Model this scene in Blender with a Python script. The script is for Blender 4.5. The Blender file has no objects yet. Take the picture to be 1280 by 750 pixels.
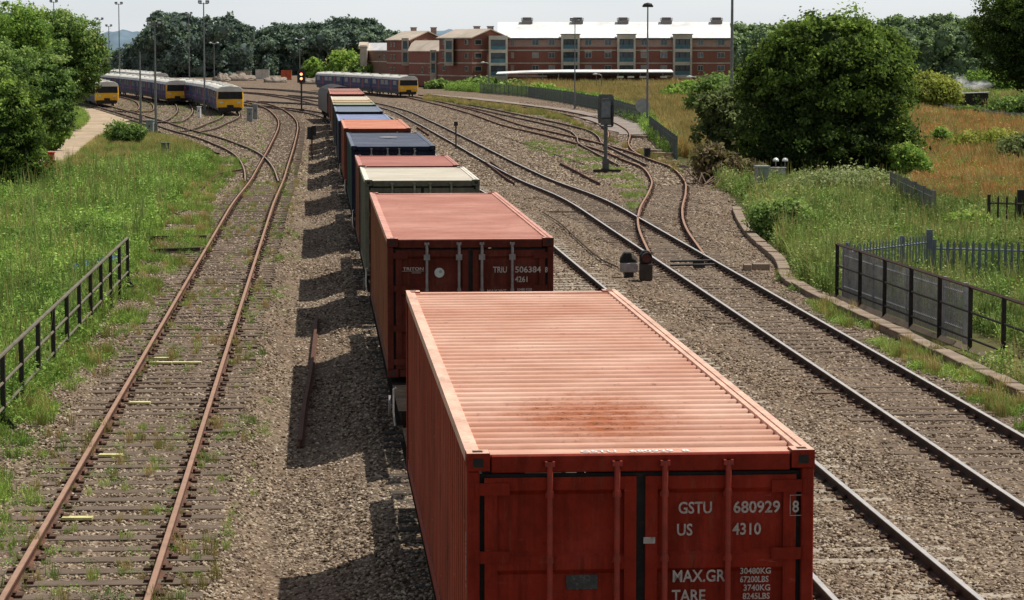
import bpy, bmesh, math, random
import numpy as np
from mathutils import Vector, Matrix, Euler
random.seed(7); RNG = np.random.default_rng(11)
R = math.radians
scene = bpy.context.scene
COL = scene.collection

# ------------------------------------------------------------------ camera maths
FPX = 3245.0; EYE = 5.65; PITCH = math.atan((375-60)/FPX)
CP, SP = math.cos(PITCH), math.sin(PITCH)
def gz(d):
    t = min(1, max(0, (d-90)/35.0)); return -0.4*t*t*(3-2*t)
def gzv(d):
    t = np.clip((d-90)/35.0, 0, 1); return -0.4*t*t*(3-2*t)
def ray(px, py):
    return Vector((px-640, FPX*CP+(375-py)*SP, -FPX*SP+(375-py)*CP))
def P(px, py, dz=0.0):
    """ground point seen at a position of the photograph"""
    r = ray(px, py); z = dz
    for _ in range(12):
        t = (z-EYE)/r.z; z = gz(r.y*t)+dz
    return Vector((r.x*t, r.y*t, z))
def U(px, py, d):
    r = ray(px, py); t = d/r.y
    return Vector((r.x*t, d, EYE+r.z*t))
def proj(x, y, z):
    dz = z-EYE
    f = y*CP-dz*SP; u = y*SP+dz*CP
    return 640+x/f*FPX, 375-u/f*FPX
def PH(px, py_top, base):      # height above ground of the point above `base` seen at py_top
    return U(px, py_top, base.y).z-base.z

def sstep(a, b, v): t = np.clip((v-a)/(b-a), 0, 1); return t*t*(3-2*t)
def dip(x, y):
    """the ballast shoulder falls away left of the train's track, down to the cess beside the siding"""
    u = (2.25-.0755*y)-x
    return -.26*sstep(1.3, 2.5, u)*(1-sstep(2.75, 3.5, u))*(1-sstep(185, 215, y))
# ------------------------------------------------------------------ materials
MATS = {}
def nodes(name):
    m = bpy.data.materials.new(name); m.use_nodes = True
    nt = m.node_tree; b = nt.nodes['Principled BSDF']
    return m, nt, b
def N(nt, t, **kw):
    n = nt.nodes.new(t)
    for k, v in kw.items():
        if k in n.inputs.keys(): n.inputs[k].default_value = v
        else: setattr(n, k, v)
    return n
def ramp(nt, fac, stops):
    r = nt.nodes.new('ShaderNodeValToRGB'); e = r.color_ramp.elements
    while len(e) > 1: e.remove(e[-1])
    for i, (p, c) in enumerate(stops):
        c = tuple(c)+(1,) if len(c) == 3 else c
        if i == 0: e[0].position = p; e[0].color = c
        else:
            x = e.new(p); x.color = c
    nt.links.new(fac, r.inputs[0]); return r.outputs[0]
def mixc(nt, fac, a, b, mode='MIX'):
    m = nt.nodes.new('ShaderNodeMix'); m.data_type = 'RGBA'; m.blend_type = mode
    for s, v in ((0, fac), (6, a), (7, b)):
        if isinstance(v, (int, float)): m.inputs[s].default_value = v
        elif isinstance(v, tuple): m.inputs[s].default_value = v+(1,) if len(v) == 3 else v
        else: nt.links.new(v, m.inputs[s])
    return m.outputs[2]
def noise(nt, scale, detail=6, rough=.6, coord='Object', stretch=None):
    tc = N(nt, 'ShaderNodeTexCoord'); src = tc.outputs[coord]
    if stretch:
        mp = N(nt, 'ShaderNodeMapping'); mp.inputs['Scale'].default_value = stretch
        nt.links.new(src, mp.inputs[0]); src = mp.outputs[0]
    n = N(nt, 'ShaderNodeTexNoise'); n.inputs['Scale'].default_value = scale
    n.inputs['Detail'].default_value = detail; n.inputs['Roughness'].default_value = rough
    nt.links.new(src, n.inputs['Vector']); return n.outputs['Fac']
def bump(nt, b, h, strength=.4, dist=.02):
    bp = N(nt, 'ShaderNodeBump'); bp.inputs['Strength'].default_value = strength; bp.inputs['Distance'].default_value = dist
    nt.links.new(h, bp.inputs['Height']); nt.links.new(bp.outputs[0], b.inputs['Normal'])
def paint(name, c, dirt=(.10, .06, .04), amount=.35, rough=.6, scale=2.0, metal=0, stretch=None, fine=18, spec=.35, streak=0):
    """worn painted surface: base colour, broad fading and finer dirt"""
    if name in MATS: return MATS[name]
    m, nt, b = nodes(name)
    n1 = noise(nt, scale, 5, .65, stretch=stretch); n2 = noise(nt, fine, 4, .7, stretch=stretch)
    lite = tuple(min(1, x*1.22+.01) for x in c); dark = tuple(x*.72 for x in c)
    c1 = ramp(nt, n1, [(.3, dark), (.5, c), (.7, lite)])
    f = ramp(nt, n2, [(.50, (0, 0, 0)), (.72, (amount,)*3)])
    cc_ = mixc(nt, f, c1, dirt)
    if streak:
        s1 = noise(nt, 1.0, 6, .75, stretch=(9, 9, .55)); s2 = noise(nt, 1.0, 3, .6, stretch=(.9, .9, .9))
        cc_ = mixc(nt, mixc(nt, 1.0, ramp(nt, s1, [(.46, (0,0,0)), (.66, (streak,)*3)]), ramp(nt, s2, [(.35, (.15,.15,.15)), (.6, (1,1,1))]), 'MULTIPLY'), cc_, tuple(x*.32 for x in c))
        s3 = noise(nt, 1.0, 6, .8, stretch=(13, 13, 1.6)); cc_ = mixc(nt, ramp(nt, s3, [(.56, (0,0,0)), (.68, (streak*.75,)*3)]), cc_, (.19,.075,.035))
        s4 = noise(nt, 1.0, 5, .7, stretch=(4, 4, 22)); cc_ = mixc(nt, ramp(nt, s4, [(.64, (0,0,0)), (.70, (streak*.6,)*3)]), cc_, tuple(min(1, x*1.5+.06) for x in c))
    nt.links.new(cc_, b.inputs['Base Color'])
    b.inputs['Roughness'].default_value = rough; b.inputs['Metallic'].default_value = metal
    b.inputs['Specular IOR Level'].default_value = spec
    bump(nt, b, noise(nt, 1.7, 4, .6) if streak else n2, .5 if streak else .15, .035 if streak else .01)
    MATS[name] = m; return m
def glass(name, c=(.03, .05, .06)):
    if name in MATS: return MATS[name]
    m, nt, b = nodes(name)
    nt.links.new(ramp(nt, noise(nt, .7, 3), [(.35, tuple(x*.5 for x in c)), (.6, c), (.7, tuple(x*2.2 for x in c))]), b.inputs['Base Color'])
    b.inputs['Roughness'].default_value = .08; b.inputs['Specular IOR Level'].default_value = .6
    MATS[name] = m; return m
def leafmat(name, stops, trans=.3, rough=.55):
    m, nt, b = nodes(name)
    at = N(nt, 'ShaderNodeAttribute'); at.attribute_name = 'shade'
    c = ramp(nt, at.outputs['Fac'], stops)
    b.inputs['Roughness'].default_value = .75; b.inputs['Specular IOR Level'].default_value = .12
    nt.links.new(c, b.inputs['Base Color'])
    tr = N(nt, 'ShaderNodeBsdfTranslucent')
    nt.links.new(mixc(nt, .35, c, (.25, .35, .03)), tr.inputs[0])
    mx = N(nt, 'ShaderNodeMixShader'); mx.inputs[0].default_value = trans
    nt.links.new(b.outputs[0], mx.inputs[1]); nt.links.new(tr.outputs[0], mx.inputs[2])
    out = [n for n in nt.nodes if n.type == 'OUTPUT_MATERIAL'][0]
    nt.links.new(mx.outputs[0], out.inputs[0]); return m
def instmat(name, stops, locscale=.12, trans=.25, amp=.55, rough=.7):
    """colour varies per instance and in broad patches over the ground"""
    m, nt, b = nodes(name)
    oi = N(nt, 'ShaderNodeObjectInfo'); geo = N(nt, 'ShaderNodeNewGeometry')
    n = N(nt, 'ShaderNodeTexNoise'); n.inputs['Scale'].default_value = locscale; n.inputs['Detail'].default_value = 4
    nt.links.new(geo.outputs['Position'], n.inputs['Vector'])
    ma = N(nt, 'ShaderNodeMath', operation='MULTIPLY_ADD'); ma.inputs[1].default_value = amp; 
    nt.links.new(oi.outputs['Random'], ma.inputs[0])
    m2 = N(nt, 'ShaderNodeMath', operation='MULTIPLY_ADD'); m2.inputs[1].default_value = 2.2*(1-amp); m2.inputs[2].default_value = -.6*(1-amp)
    nt.links.new(n.outputs['Fac'], m2.inputs[0]); nt.links.new(m2.outputs[0], ma.inputs[2])
    c = ramp(nt, ma.outputs[0], stops); nt.links.new(c, b.inputs['Base Color'])
    b.inputs['Roughness'].default_value = rough; b.inputs['Specular IOR Level'].default_value = .2
    if trans:
        tr = N(nt, 'ShaderNodeBsdfTranslucent'); nt.links.new(c, tr.inputs[0])
        mx = N(nt, 'ShaderNodeMixShader'); mx.inputs[0].default_value = trans
        nt.links.new(b.outputs[0], mx.inputs[1]); nt.links.new(tr.outputs[0], mx.inputs[2])
        out = [q for q in nt.nodes if q.type == 'OUTPUT_MATERIAL'][0]; nt.links.new(mx.outputs[0], out.inputs[0])
    return m

# ------------------------------------------------------------------ mesh helpers
class MB:
    def __init__(s): s.v = []; s.f = []; s.m = []
    def add(s, vs, fs, mi=0, M=None):
        o = len(s.v)
        s.v += [tuple(M @ Vector(v)) if M else tuple(v) for v in vs]
        s.f += [tuple(o+i for i in f) for f in fs]; s.m += [mi]*len(fs); return s
    def box(s, x0, x1, y0, y1, z0, z1, mi=0, M=None):
        return s.add([(x0,y0,z0),(x1,y0,z0),(x1,y1,z0),(x0,y1,z0),(x0,y0,z1),(x1,y0,z1),(x1,y1,z1),(x0,y1,z1)],
                     [(0,3,2,1),(4,5,6,7),(0,1,5,4),(1,2,6,5),(2,3,7,6),(3,0,4,7)], mi, M)
    def tube(s, pts, rad, n=8, mi=0, M=None, caps=True):
        pts = [Vector(p) for p in pts]; rad = rad if isinstance(rad, (list, tuple)) else [rad]*len(pts)
        vs = []; fs = []
        for i, p in enumerate(pts):
            t = (pts[min(i+1, len(pts)-1)]-pts[max(i-1, 0)]).normalized()
            a = Vector((1,0,0)) if abs(t.x) < .8 else Vector((0,1,0))
            u = t.cross(a).normalized(); w = t.cross(u)
            for k in range(n):
                an = 2*math.pi*k/n; vs.append(p+(u*math.cos(an)+w*math.sin(an))*rad[i])
        for i in range(len(pts)-1):
            for k in range(n):
                a = i*n+k; b = i*n+(k+1) % n; fs.append((a, b, b+n, a+n))
        if caps: fs += [tuple(range(n))[::-1], tuple(range((len(pts)-1)*n, len(pts)*n))]
        return s.add(vs, fs, mi, M)
    def prism(s, prof, axis, a, b, mi=0, M=None):
        """profile (u,v) extruded along x or y from a to b"""
        n = len(prof)
        mk = (lambda u, v, w: (w, u, v)) if axis == 'x' else (lambda u, v, w: (u, w, v))
        vs = [mk(u, v, a) for u, v in prof]+[mk(u, v, b) for u, v in prof]
        fs = [tuple(range(n)), tuple(range(n, 2*n))[::-1]]+[(i, i+n, (i+1) % n+n, (i+1) % n) for i in range(n)]
        return s.add(vs, fs, mi, M)
    def build(s, name, mats, parent=None, loc=None, smooth=False, recalc=True):
        me = bpy.data.meshes.new(name); me.from_pydata(s.v, [], s.f)
        if not isinstance(mats, (list, tuple)): mats = [mats]
        for m in mats: me.materials.append(m)
        if len(mats) > 1: me.polygons.foreach_set('material_index', s.m)
        if recalc:
            bm = bmesh.new(); bm.from_mesh(me); bmesh.ops.recalc_face_normals(bm, faces=bm.faces); bm.to_mesh(me); bm.free()
        if smooth: me.polygons.foreach_set('use_smooth', [True]*len(me.polygons))
        me.update()
        return link(name, me, parent, loc)
def link(name, me, parent=None, loc=None):
    o = bpy.data.objects.new(name, me); COL.objects.link(o)
    if parent: o.parent = parent
    if loc is not None: o.location = loc
    return o
def thing(name, label, cat, loc=(0,0,0), rz=0, group=None):
    o = bpy.data.objects.new(name, None); COL.objects.link(o); o.empty_display_size = .3
    o.location = loc; o.rotation_euler = (0, 0, rz); tag(o, label, cat, group); return o
def tag(o, label=None, cat=None, group=None, kind=None):
    if label: o['label'] = label
    if cat: o['category'] = cat
    if group: o['group'] = group
    if kind: o['kind'] = kind
    return o
def copy_tree(o, parent=None):
    c = o.copy(); COL.objects.link(c); c.parent = parent
    for ch in list(o.children): copy_tree(ch, c)
    return c
def bevel(o, w=.01, seg=2):
    m = o.modifiers.new('bevel', 'BEVEL'); m.width = w; m.segments = seg; m.limit_method = 'ANGLE'; return o
def text(name, body, size, mat, parent, loc, rot=(math.pi/2, 0, 0), sx=1.0, align='LEFT', bold=0.0):
    cu = bpy.data.curves.new('lettering', 'FONT'); cu.body = body; cu.size = size; cu.extrude = .0012
    cu.align_x = align; cu.offset = bold; cu.resolution_u = 3
    tmp = bpy.data.objects.new('lettering', cu)
    me = bpy.data.meshes.new_from_object(tmp); bpy.data.objects.remove(tmp)
    me.materials.clear(); me.materials.append(mat)
    o = link(name, me, parent, loc); o.rotation_euler = rot; o.scale = (sx, 1, 1); return o
def numpy_mesh(name, V, nper, mat, parent=None, shade=None, loc=None):
    """V: (n, nper, 3) separate polygons"""
    n = V.shape[0]; me = bpy.data.meshes.new(name)
    me.vertices.add(n*nper); me.vertices.foreach_set('co', V.reshape(-1).astype(np.float32))
    me.loops.add(n*nper); me.loops.foreach_set('vertex_index', np.arange(n*nper, dtype=np.int32))
    me.polygons.add(n); me.polygons.foreach_set('loop_start', np.arange(0, n*nper, nper, dtype=np.int32))
    me.polygons.foreach_set('loop_total', np.full(n, nper, dtype=np.int32))
    me.update(calc_edges=True)
    if shade is not None:
        a = me.attributes.new('shade', 'FLOAT', 'POINT'); a.data.foreach_set('value', np.repeat(shade, nper).astype(np.float32))
    me.materials.append(mat)
    return link(name, me, parent, loc)

# ------------------------------------------------------------------ foliage
def unit(v): return v/np.linalg.norm(v, axis=1, keepdims=True)
def leaf_quads(C, size, up=.3, outward=None, ow=.5, asp=.55):
    n = len(C); nr = unit(RNG.normal(size=(n, 3)))
    if outward is not None: nr = unit(nr*(1-ow)+outward*ow)
    nr[:, 2] = nr[:, 2]*(1)+up; nr = unit(nr)
    t = unit(np.cross(nr, RNG.normal(size=(n, 3)))); b = np.cross(nr, t)
    s = (size*RNG.uniform(.6, 1.35, n))[:, None]
    return np.stack([C-t*s, C-b*s*asp, C+t*s, C+b*s*asp], axis=1)
def crown_points(lobes, n, clump=.16, per=14, inner=.25):
    """points in clumps over the surfaces of several ellipsoid lobes"""
    w = np.array([l[3]*l[5]+l[3]*l[4] for l in lobes]); w = w/w.sum()
    nc = max(8, n//per); which = RNG.choice(len(lobes), nc, p=w)
    L = np.array(lobes)[which]
    d = unit(RNG.normal(size=(nc, 3)))
    # shape noise so the outline is uneven
    rr = 1+.10*np.sin(d[:, 0]*5+which)*np.cos(d[:, 2]*6+which*2)+RNG.normal(0, .05, nc)
    dep = np.where(RNG.random(nc) < inner, RNG.uniform(.55, .95, nc), np.where(RNG.random(nc) < .16, RNG.uniform(1.04, 1.17, nc), 1.0))
    cc = L[:, :3]+d*L[:, 3:6]*(rr*dep)[:, None]
    keep = np.ones(nc, bool)
    for i, l in enumerate(lobes):          # drop clumps deep inside another lobe
        q = (cc-np.array(l[:3]))/np.array(l[3:6]); keep &= (np.linalg.norm(q, axis=1) > .62)
    cc, d = cc[keep], d[keep]; sh = RNG.normal(0, .19, len(cc)); cs = RNG.uniform(.5, 1.3, len(cc))
    k = RNG.integers(0, len(cc), n)
    rad = np.mean([l[3] for l in lobes])*clump
    off = RNG.normal(size=(n, 3))*rad*cs[k][:, None]; off[:, 2] *= .6
    return cc[k]+off, d[k], sh[k]
def core_mesh(lobes, k, name, mat, parent):
    mb = MB()
    for l in lobes:
        bm = bmesh.new(); bmesh.ops.create_icosphere(bm, subdivisions=2, radius=1)
        vs = []
        for v in bm.verts:
            f = k*(1+random.uniform(-.12, .08)); vs.append((l[0]+v.co.x*l[3]*f, l[1]+v.co.y*l[4]*f, l[2]+v.co.z*l[5]*f))
        mb.add(vs, [[v.index for v in f.verts] for f in bm.faces]); bm.free()
    return mb
def crown(name, lobes, n, size, mat, parent, loc=None, clump=.16, per=14, core=.60, up=.3, ow=.45, base=.5, sky=0.25):
    C, d, sh = crown_points(lobes, n, clump, per)
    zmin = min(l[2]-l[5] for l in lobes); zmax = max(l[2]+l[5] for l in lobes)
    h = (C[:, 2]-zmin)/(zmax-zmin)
    shade = np.clip(base+sh+RNG.normal(0, .1, n)+sky*(h-.5), 0, 1)  # leaf tone rises towards the top, skylight painted into the colour
    V = leaf_quads(C, size, up, d, ow)
    if core:                                # crown filler with inner shade painted in, made of triangles doubled into quads
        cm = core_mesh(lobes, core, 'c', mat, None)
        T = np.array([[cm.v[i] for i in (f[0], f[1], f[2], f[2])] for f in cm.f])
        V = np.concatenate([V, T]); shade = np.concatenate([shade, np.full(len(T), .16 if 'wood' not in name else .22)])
    return numpy_mesh(name, V, 4, mat, parent, shade, loc)
def trunk(parent, h, r, bark, limbs=5, spread=1.2, name='trunk'):
    mb = MB(); mb.tube([(0,0,-.25),(0,0,.1),(.03*h,0,h*.5),(0,.02*h,h)], [r*1.4, r, r*.75, r*.45], 9)
    for i in range(limbs):
        a = i*2.4; z = h*(.45+.5*i/limbs)
        mb.tube([(0,0,z),(math.cos(a)*spread*.5, math.sin(a)*spread*.5, z+.25*h),(math.cos(a)*spread, math.sin(a)*spread, z+.6*h)], [r*.45, r*.3, r*.1], 6)
    return mb.build(name, bark, parent, smooth=True)

G = dict(
 dark=[(0,(.006,.010,.004)),(.4,(.022,.036,.010)),(.7,(.062,.095,.020)),(1,(.14,.19,.042))],
 mid=[(0,(.010,.017,.006)),(.4,(.038,.064,.019)),(.7,(.082,.125,.036)),(1,(.15,.205,.060))],
 light=[(0,(.02,.035,.01)),(.4,(.07,.12,.025)),(.7,(.13,.20,.04)),(1,(.22,.29,.07))],
 yellow=[(0,(.03,.04,.01)),(.4,(.13,.15,.03)),(.7,(.22,.23,.05)),(1,(.32,.32,.09))],
 far=[(0,(.034,.044,.044)),(.4,(.038,.053,.042)),(.7,(.052,.071,.047)),(1,(.070,.092,.054))],  # distance haze painted into these leaf tones
 farg=[(0,(.034,.046,.034)),(.4,(.050,.070,.036)),(.7,(.078,.104,.046)),(1,(.11,.14,.060))],  # greener far leaves, distance haze mixed into the colour too
 olive=[(0,(.02,.025,.012)),(.4,(.08,.10,.04)),(.7,(.14,.165,.07)),(1,(.24,.25,.13))],
 brown=[(0,(.02,.015,.01)),(.4,(.08,.06,.035)),(.7,(.15,.11,.07)),(1,(.26,.19,.13))])
GAIN = dict(dark=3.1, mid=3.7, light=2.9, yellow=2.3, far=4.2, farg=4.6, olive=2.6, brown=1.9)
G = {k: [(p, tuple(min(.6, c*(GAIN[k] if p > .1 else 3.2)) for c in col)) for p, col in v] for k, v in G.items()}
LM = {k: leafmat('leaves_'+k, v, trans=.2 if k in ('far', 'farg') else .42) for k, v in G.items()}
BARK = paint('bark', (.09,.07,.05), rough=.9, scale=6)

def tree(name, label, foot, lobes, n, size, mat='mid', cat='tree', group=None, th=None, tr=.14, **kw):
    t = thing(name, label, cat, foot, 0, group)
    top = max(l[2]+l[5] for l in lobes); w = max(l[3] for l in lobes)
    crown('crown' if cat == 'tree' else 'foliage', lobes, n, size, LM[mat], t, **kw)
    if cat == 'tree': trunk(t, th or top*.45, tr, BARK, 5, w*.55)
    else: trunk(t, top*.3, .05, BARK, 6, w*.45, name='stem')
    return t

# ------------------------------------------------------------------ scatter with instances (stuff only)
def scatter(name, pts, rot, scl, protos, idx=None, kind='stuff', label=None, cat=None, tilt=None):
    n = len(pts); me = bpy.data.meshes.new(name)
    me.vertices.add(n); me.vertices.foreach_set('co', np.asarray(pts, np.float32).reshape(-1))
    if idx is None: idx = RNG.integers(0, len(protos), n)
    rv = np.zeros((n, 3), np.float32); rv[:, 2] = rot
    if tilt is not None: rv[:, :2] = tilt
    a = me.attributes.new('rot', 'FLOAT_VECTOR', 'POINT'); a.data.foreach_set('vector', rv.reshape(-1))
    a = me.attributes.new('scl', 'FLOAT_VECTOR', 'POINT')
    sv = np.asarray(scl, np.float32); sv = np.repeat(sv[:, None], 3, 1) if sv.ndim == 1 else sv
    a.data.foreach_set('vector', sv.reshape(-1))
    a = me.attributes.new('pick', 'INT', 'POINT'); a.data.foreach_set('value', np.asarray(idx, np.int32))
    o = link(name, me); tag(o, label, cat, kind=kind)
    ng = bpy.data.node_groups.new(name, 'GeometryNodeTree')
    ng.interface.new_socket('Geometry', in_out='INPUT', socket_type='NodeSocketGeometry')
    ng.interface.new_socket('Geometry', in_out='OUTPUT', socket_type='NodeSocketGeometry')
    gi = ng.nodes.new('NodeGroupInput'); go = ng.nodes.new('NodeGroupOutput'); jn = ng.nodes.new('GeometryNodeJoinGeometry')
    def attr(nm, ty):
        x = ng.nodes.new('GeometryNodeInputNamedAttribute'); x.data_type = ty; x.inputs['Name'].default_value = nm
        return [s for s in x.outputs if s.enabled and s.name == 'Attribute'][0]
    ar, as_, ai = attr('rot', 'FLOAT_VECTOR'), attr('scl', 'FLOAT_VECTOR'), attr('pick', 'INT')
    for k, p in enumerate(protos):
        cmp = ng.nodes.new('FunctionNodeCompare'); cmp.data_type = 'INT'; cmp.operation = 'EQUAL'
        ins = [s for s in cmp.inputs if s.type == 'INT']; ng.links.new(ai, ins[0]); ins[1].default_value = k
        oi = ng.nodes.new('GeometryNodeObjectInfo'); oi.inputs['Object'].default_value = p
        ip = ng.nodes.new('GeometryNodeInstanceOnPoints')
        ng.links.new(gi.outputs[0], ip.inputs['Points']); ng.links.new(cmp.outputs[0], ip.inputs['Selection'])
        ng.links.new(oi.outputs['Geometry'], ip.inputs['Instance'])
        ng.links.new(ar, ip.inputs['Rotation']); ng.links.new(as_, ip.inputs['Scale'])
        ng.links.new(ip.outputs[0], jn.inputs[0])
    ng.links.new(jn.outputs[0], go.inputs[0])
    md = o.modifiers.new('scatter', 'NODES'); md.node_group = ng
    return o
def proto(me_obj):                       # keep the mesh, take it out of the scene
    COL.objects.unlink(me_obj); return me_obj
def poly_test(px, py, poly):
    x, y = np.asarray(px), np.asarray(py); ins = np.zeros(x.shape, bool); n = len(poly)
    for i in range(n):
        x1, y1 = poly[i]; x2, y2 = poly[(i+1) % n]
        c = ((y1 > y) != (y2 > y)) & (x < (x2-x1)*(y-y1)/(y2-y1+1e-9)+x1); ins ^= c
    return ins
def ground_of(px, py):                   # vectorised P with dz=0
    rx = px-640; ry = FPX*CP+(375-py)*SP; rz = -FPX*SP+(375-py)*CP; z = np.zeros_like(rx)
    for _ in range(12):
        t = (z-EYE)/rz; z = gzv(ry*t)
    return rx*t, ry*t, z
def fill_region(poly, n, power=1.3, dz=-.2):
    """random ground points in a region outlined on the ground; density falls with distance"""
    w = np.array([P(a, b)[:] for a, b in poly]); W = [(a[0], a[1]) for a in w]
    y0, y1 = w[:, 1].min(), w[:, 1].max(); x0, x1 = w[:, 0].min(), w[:, 0].max()
    out = []; tot = 0
    while tot < n:
        m = 60000
        u = RNG.random(m); e = 1-power
        y = (y0**e+u*(y1**e-y0**e))**(1/e) if abs(e) > 1e-6 else y0*(y1/y0)**u
        x = RNG.uniform(x0, x1, m)
        k = poly_test(x, y, W); q = np.stack([x[k], y[k], gzv(y[k])+dz], 1); out.append(q); tot += len(q)
        if len(q) < 50: break
    return np.concatenate(out)[:n]

# ------------------------------------------------------------------ world, sun, camera
world = bpy.data.worlds.new('World'); scene.world = world; world.use_nodes = True
wt = world.node_tree; bg = wt.nodes['Background']
SUN = Vector((1.37, .55, 3.1)).normalized()
sky = wt.nodes.new('ShaderNodeTexSky'); sky.sky_type = 'NISHITA'; sky.sun_disc = False
sky.sun_elevation = math.asin(SUN.z); sky.sun_rotation = math.atan2(SUN.x, SUN.y)
sky.air_density = 1.0; sky.dust_density = 1.2; sky.ozone_density = 1.0
hs = wt.nodes.new('ShaderNodeHueSaturation'); hs.inputs['Saturation'].default_value = .45
wt.links.new(sky.outputs[0], hs.inputs['Color']); wtc = wt.nodes.new('ShaderNodeTexCoord'); wsp = wt.nodes.new('ShaderNodeSeparateXYZ'); wt.links.new(wtc.outputs['Generated'], wsp.inputs[0])
hzr = ramp(wt, wsp.outputs[2], [(0, (6.7,7.1,7.5)), (.03, (5.8,6.3,6.9)), (.08, (1.5,2.0,2.6)), (.2, (0,0,0))])   # bright haze low over the horizon
wn = wt.nodes.new('ShaderNodeTexNoise'); wn.inputs['Scale'].default_value = 5; wn.inputs['Detail'].default_value = 5
wm = wt.nodes.new('ShaderNodeMapping'); wm.inputs['Scale'].default_value = (1, 1, 6); wt.links.new(wtc.outputs['Generated'], wm.inputs[0]); wt.links.new(wm.outputs[0], wn.inputs['Vector'])
hzr = mixc(wt, 1.0, hzr, ramp(wt, wn.outputs['Fac'], [(.35, (.86,.88,.91)), (.65, (1.0,1.0,1.0))]), 'MULTIPLY')
wad = mixc(wt, 1.0, hs.outputs[0], hzr, 'ADD'); wt.links.new(wad, bg.inputs['Color'])
bg.inputs['Strength'].default_value = .08
sl = bpy.data.lights.new('sun', 'SUN'); sl.energy = 4.3; sl.angle = R(.53); sl.color = (1, .95, .86)
so = bpy.data.objects.new('sun', sl); COL.objects.link(so); so.rotation_euler = SUN.to_track_quat('Z', 'Y').to_euler(); so.location = (0, 0, 60)
cd = bpy.data.cameras.new('camera'); cd.sensor_width = 36; cd.lens = FPX/1280*36; cd.clip_start = .5; cd.clip_end = 9000
cam = bpy.data.objects.new('camera', cd); COL.objects.link(cam); cam.location = (0, 0, EYE); cam.rotation_euler = (math.pi/2-PITCH, 0, 0)
scene.camera = cam
scene.view_settings.view_transform = 'Standard'; scene.view_settings.look = 'None'; scene.view_settings.exposure = 0
scene.cycles.max_bounces = 6; scene.cycles.transparent_max_bounces = 8; scene.cycles.use_denoising = True

# ------------------------------------------------------------------ ground sheets
def sheet(name, rows, mat, dz, ncol=24, jitter=0.0, label=None, kind='structure', cat=None, bumpy=0.0, dips=False):
    """rows: list of (y, xleft, xright)"""
    vs = []; fs = []
    for y, xl, xr in rows:
        for k in range(ncol+1):
            t = k/ncol; e = jitter*(math.sin(y*1.7+k*3)+math.sin(y*.63+k)) if k in (0, ncol) else 0
            b = bumpy*(math.sin(y*1.3+k*2.1)+math.sin((xl+(xr-xl)*t)*2.3+y*.7)) if 0 < k < ncol else 0
            xx = xl+(xr-xl)*t+e; vs.append((xx, y, gz(y)+dz+b+(float(dip(xx, y)) if dips else 0)))
    w = ncol+1
    for i in range(len(rows)-1):
        for k in range(ncol): fs.append((i*w+k, i*w+k+1, (i+1)*w+k+1, (i+1)*w+k))
    me = bpy.data.meshes.new(name); me.from_pydata(vs, [], fs); me.materials.append(mat)
    me.polygons.foreach_set('use_smooth', [True]*len(fs)); me.update()
    o = link(name, me); tag(o, label, cat, kind=kind); return o
# earth and rough grass
m, nt, b = nodes('rough_ground')
n1 = noise(nt, .11, 6, .6); n2 = noise(nt, 2.2, 6, .7)
g1 = ramp(nt, n1, [(.35, (.045,.062,.018)), (.5, (.085,.10,.030)), (.65, (.13,.12,.045))])
nt.links.new(mixc(nt, ramp(nt, n2, [(.4, (0,0,0)), (.7, (.7,.7,.7))]), g1, (.10,.075,.045)), b.inputs['Base Color'])
b.inputs['Roughness'].default_value = .95; b.inputs['Specular IOR Level'].default_value = .1; bump(nt, b, n2, .8, .15)
GROUND = m
ys = [-80, -30, 0]+[8*1.06**i for i in range(0, 72)]+[700, 1000, 1600, 2600, 4200, 7000]
sheet('ground', [(y, -max(300, y*1.6), max(300, y*1.6)) for y in sorted(ys)], GROUND, -.56, 40)

# ballast
m, nt, b = nodes('ballast')
tc = N(nt, 'ShaderNodeTexCoord')
def vor(scale, feat='F1', out='Color'):
    v = N(nt, 'ShaderNodeTexVoronoi', feature=feat); v.inputs['Scale'].default_value = scale
    nt.links.new(tc.outputs['Object'], v.inputs['Vector']); return v
v1 = vor(17); v2 = vor(31)
sep = N(nt, 'ShaderNodeSeparateColor'); nt.links.new(v1.outputs['Color'], sep.inputs[0])
sep2 = N(nt, 'ShaderNodeSeparateColor'); nt.links.new(v2.outputs['Color'], sep2.inputs[0])
stones = ramp(nt, sep.outputs[0], [(0, (.05,.034,.022)), (.35, (.135,.096,.065)), (.6, (.25,.185,.13)), (.85, (.38,.295,.21)), (.97, (.58,.48,.37))])
stones2 = ramp(nt, sep2.outputs[1], [(0, (.045,.031,.022)), (.5, (.175,.128,.09)), (1, (.36,.28,.20))])
c = mixc(nt, .45, stones, stones2)
big = noise(nt, .13, 6, .7); fine = noise(nt, 1.1, 6, .75)
c = mixc(nt, ramp(nt, big, [(.38, (0,0,0)), (.62, (.65,.65,.65))]), c, (.20,.125,.080))
c = mixc(nt, ramp(nt, fine, [(.45, (0,0,0)), (.75, (.6,.6,.6))]), c, (.085,.068,.052))
c = mixc(nt, ramp(nt, noise(nt, .55, 6, .8, stretch=(1.6,.5,1)), [(.42, (0,0,0)), (.62, (.5,.5,.5))]), c, (.30,.225,.16)); c = mixc(nt, ramp(nt, noise(nt, .8, 6, .8, stretch=(2.2,.4,1)), [(.5, (0,0,0)), (.64, (.6,.6,.6))]), c, (.075,.055,.04))
nt.links.new(c, b.inputs['Base Color']); b.inputs['Roughness'].default_value = .92; b.inputs['Specular IOR Level'].default_value = .15
bump(nt, b, v1.outputs['Distance'], .9, .05); BALLAST = m
LB = [(60,300),(106,110),(112,96),(120,100),(130,112),(138,132),(145,152),(155,182),(165,200),(172,214),(180,250),(190,272),(205,280),(225,262),(250,235),(300,205),(350,172),(400,140),(450,100),(500,52),(540,0),(620,-90),(760,-240),(1500,-900)]
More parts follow.
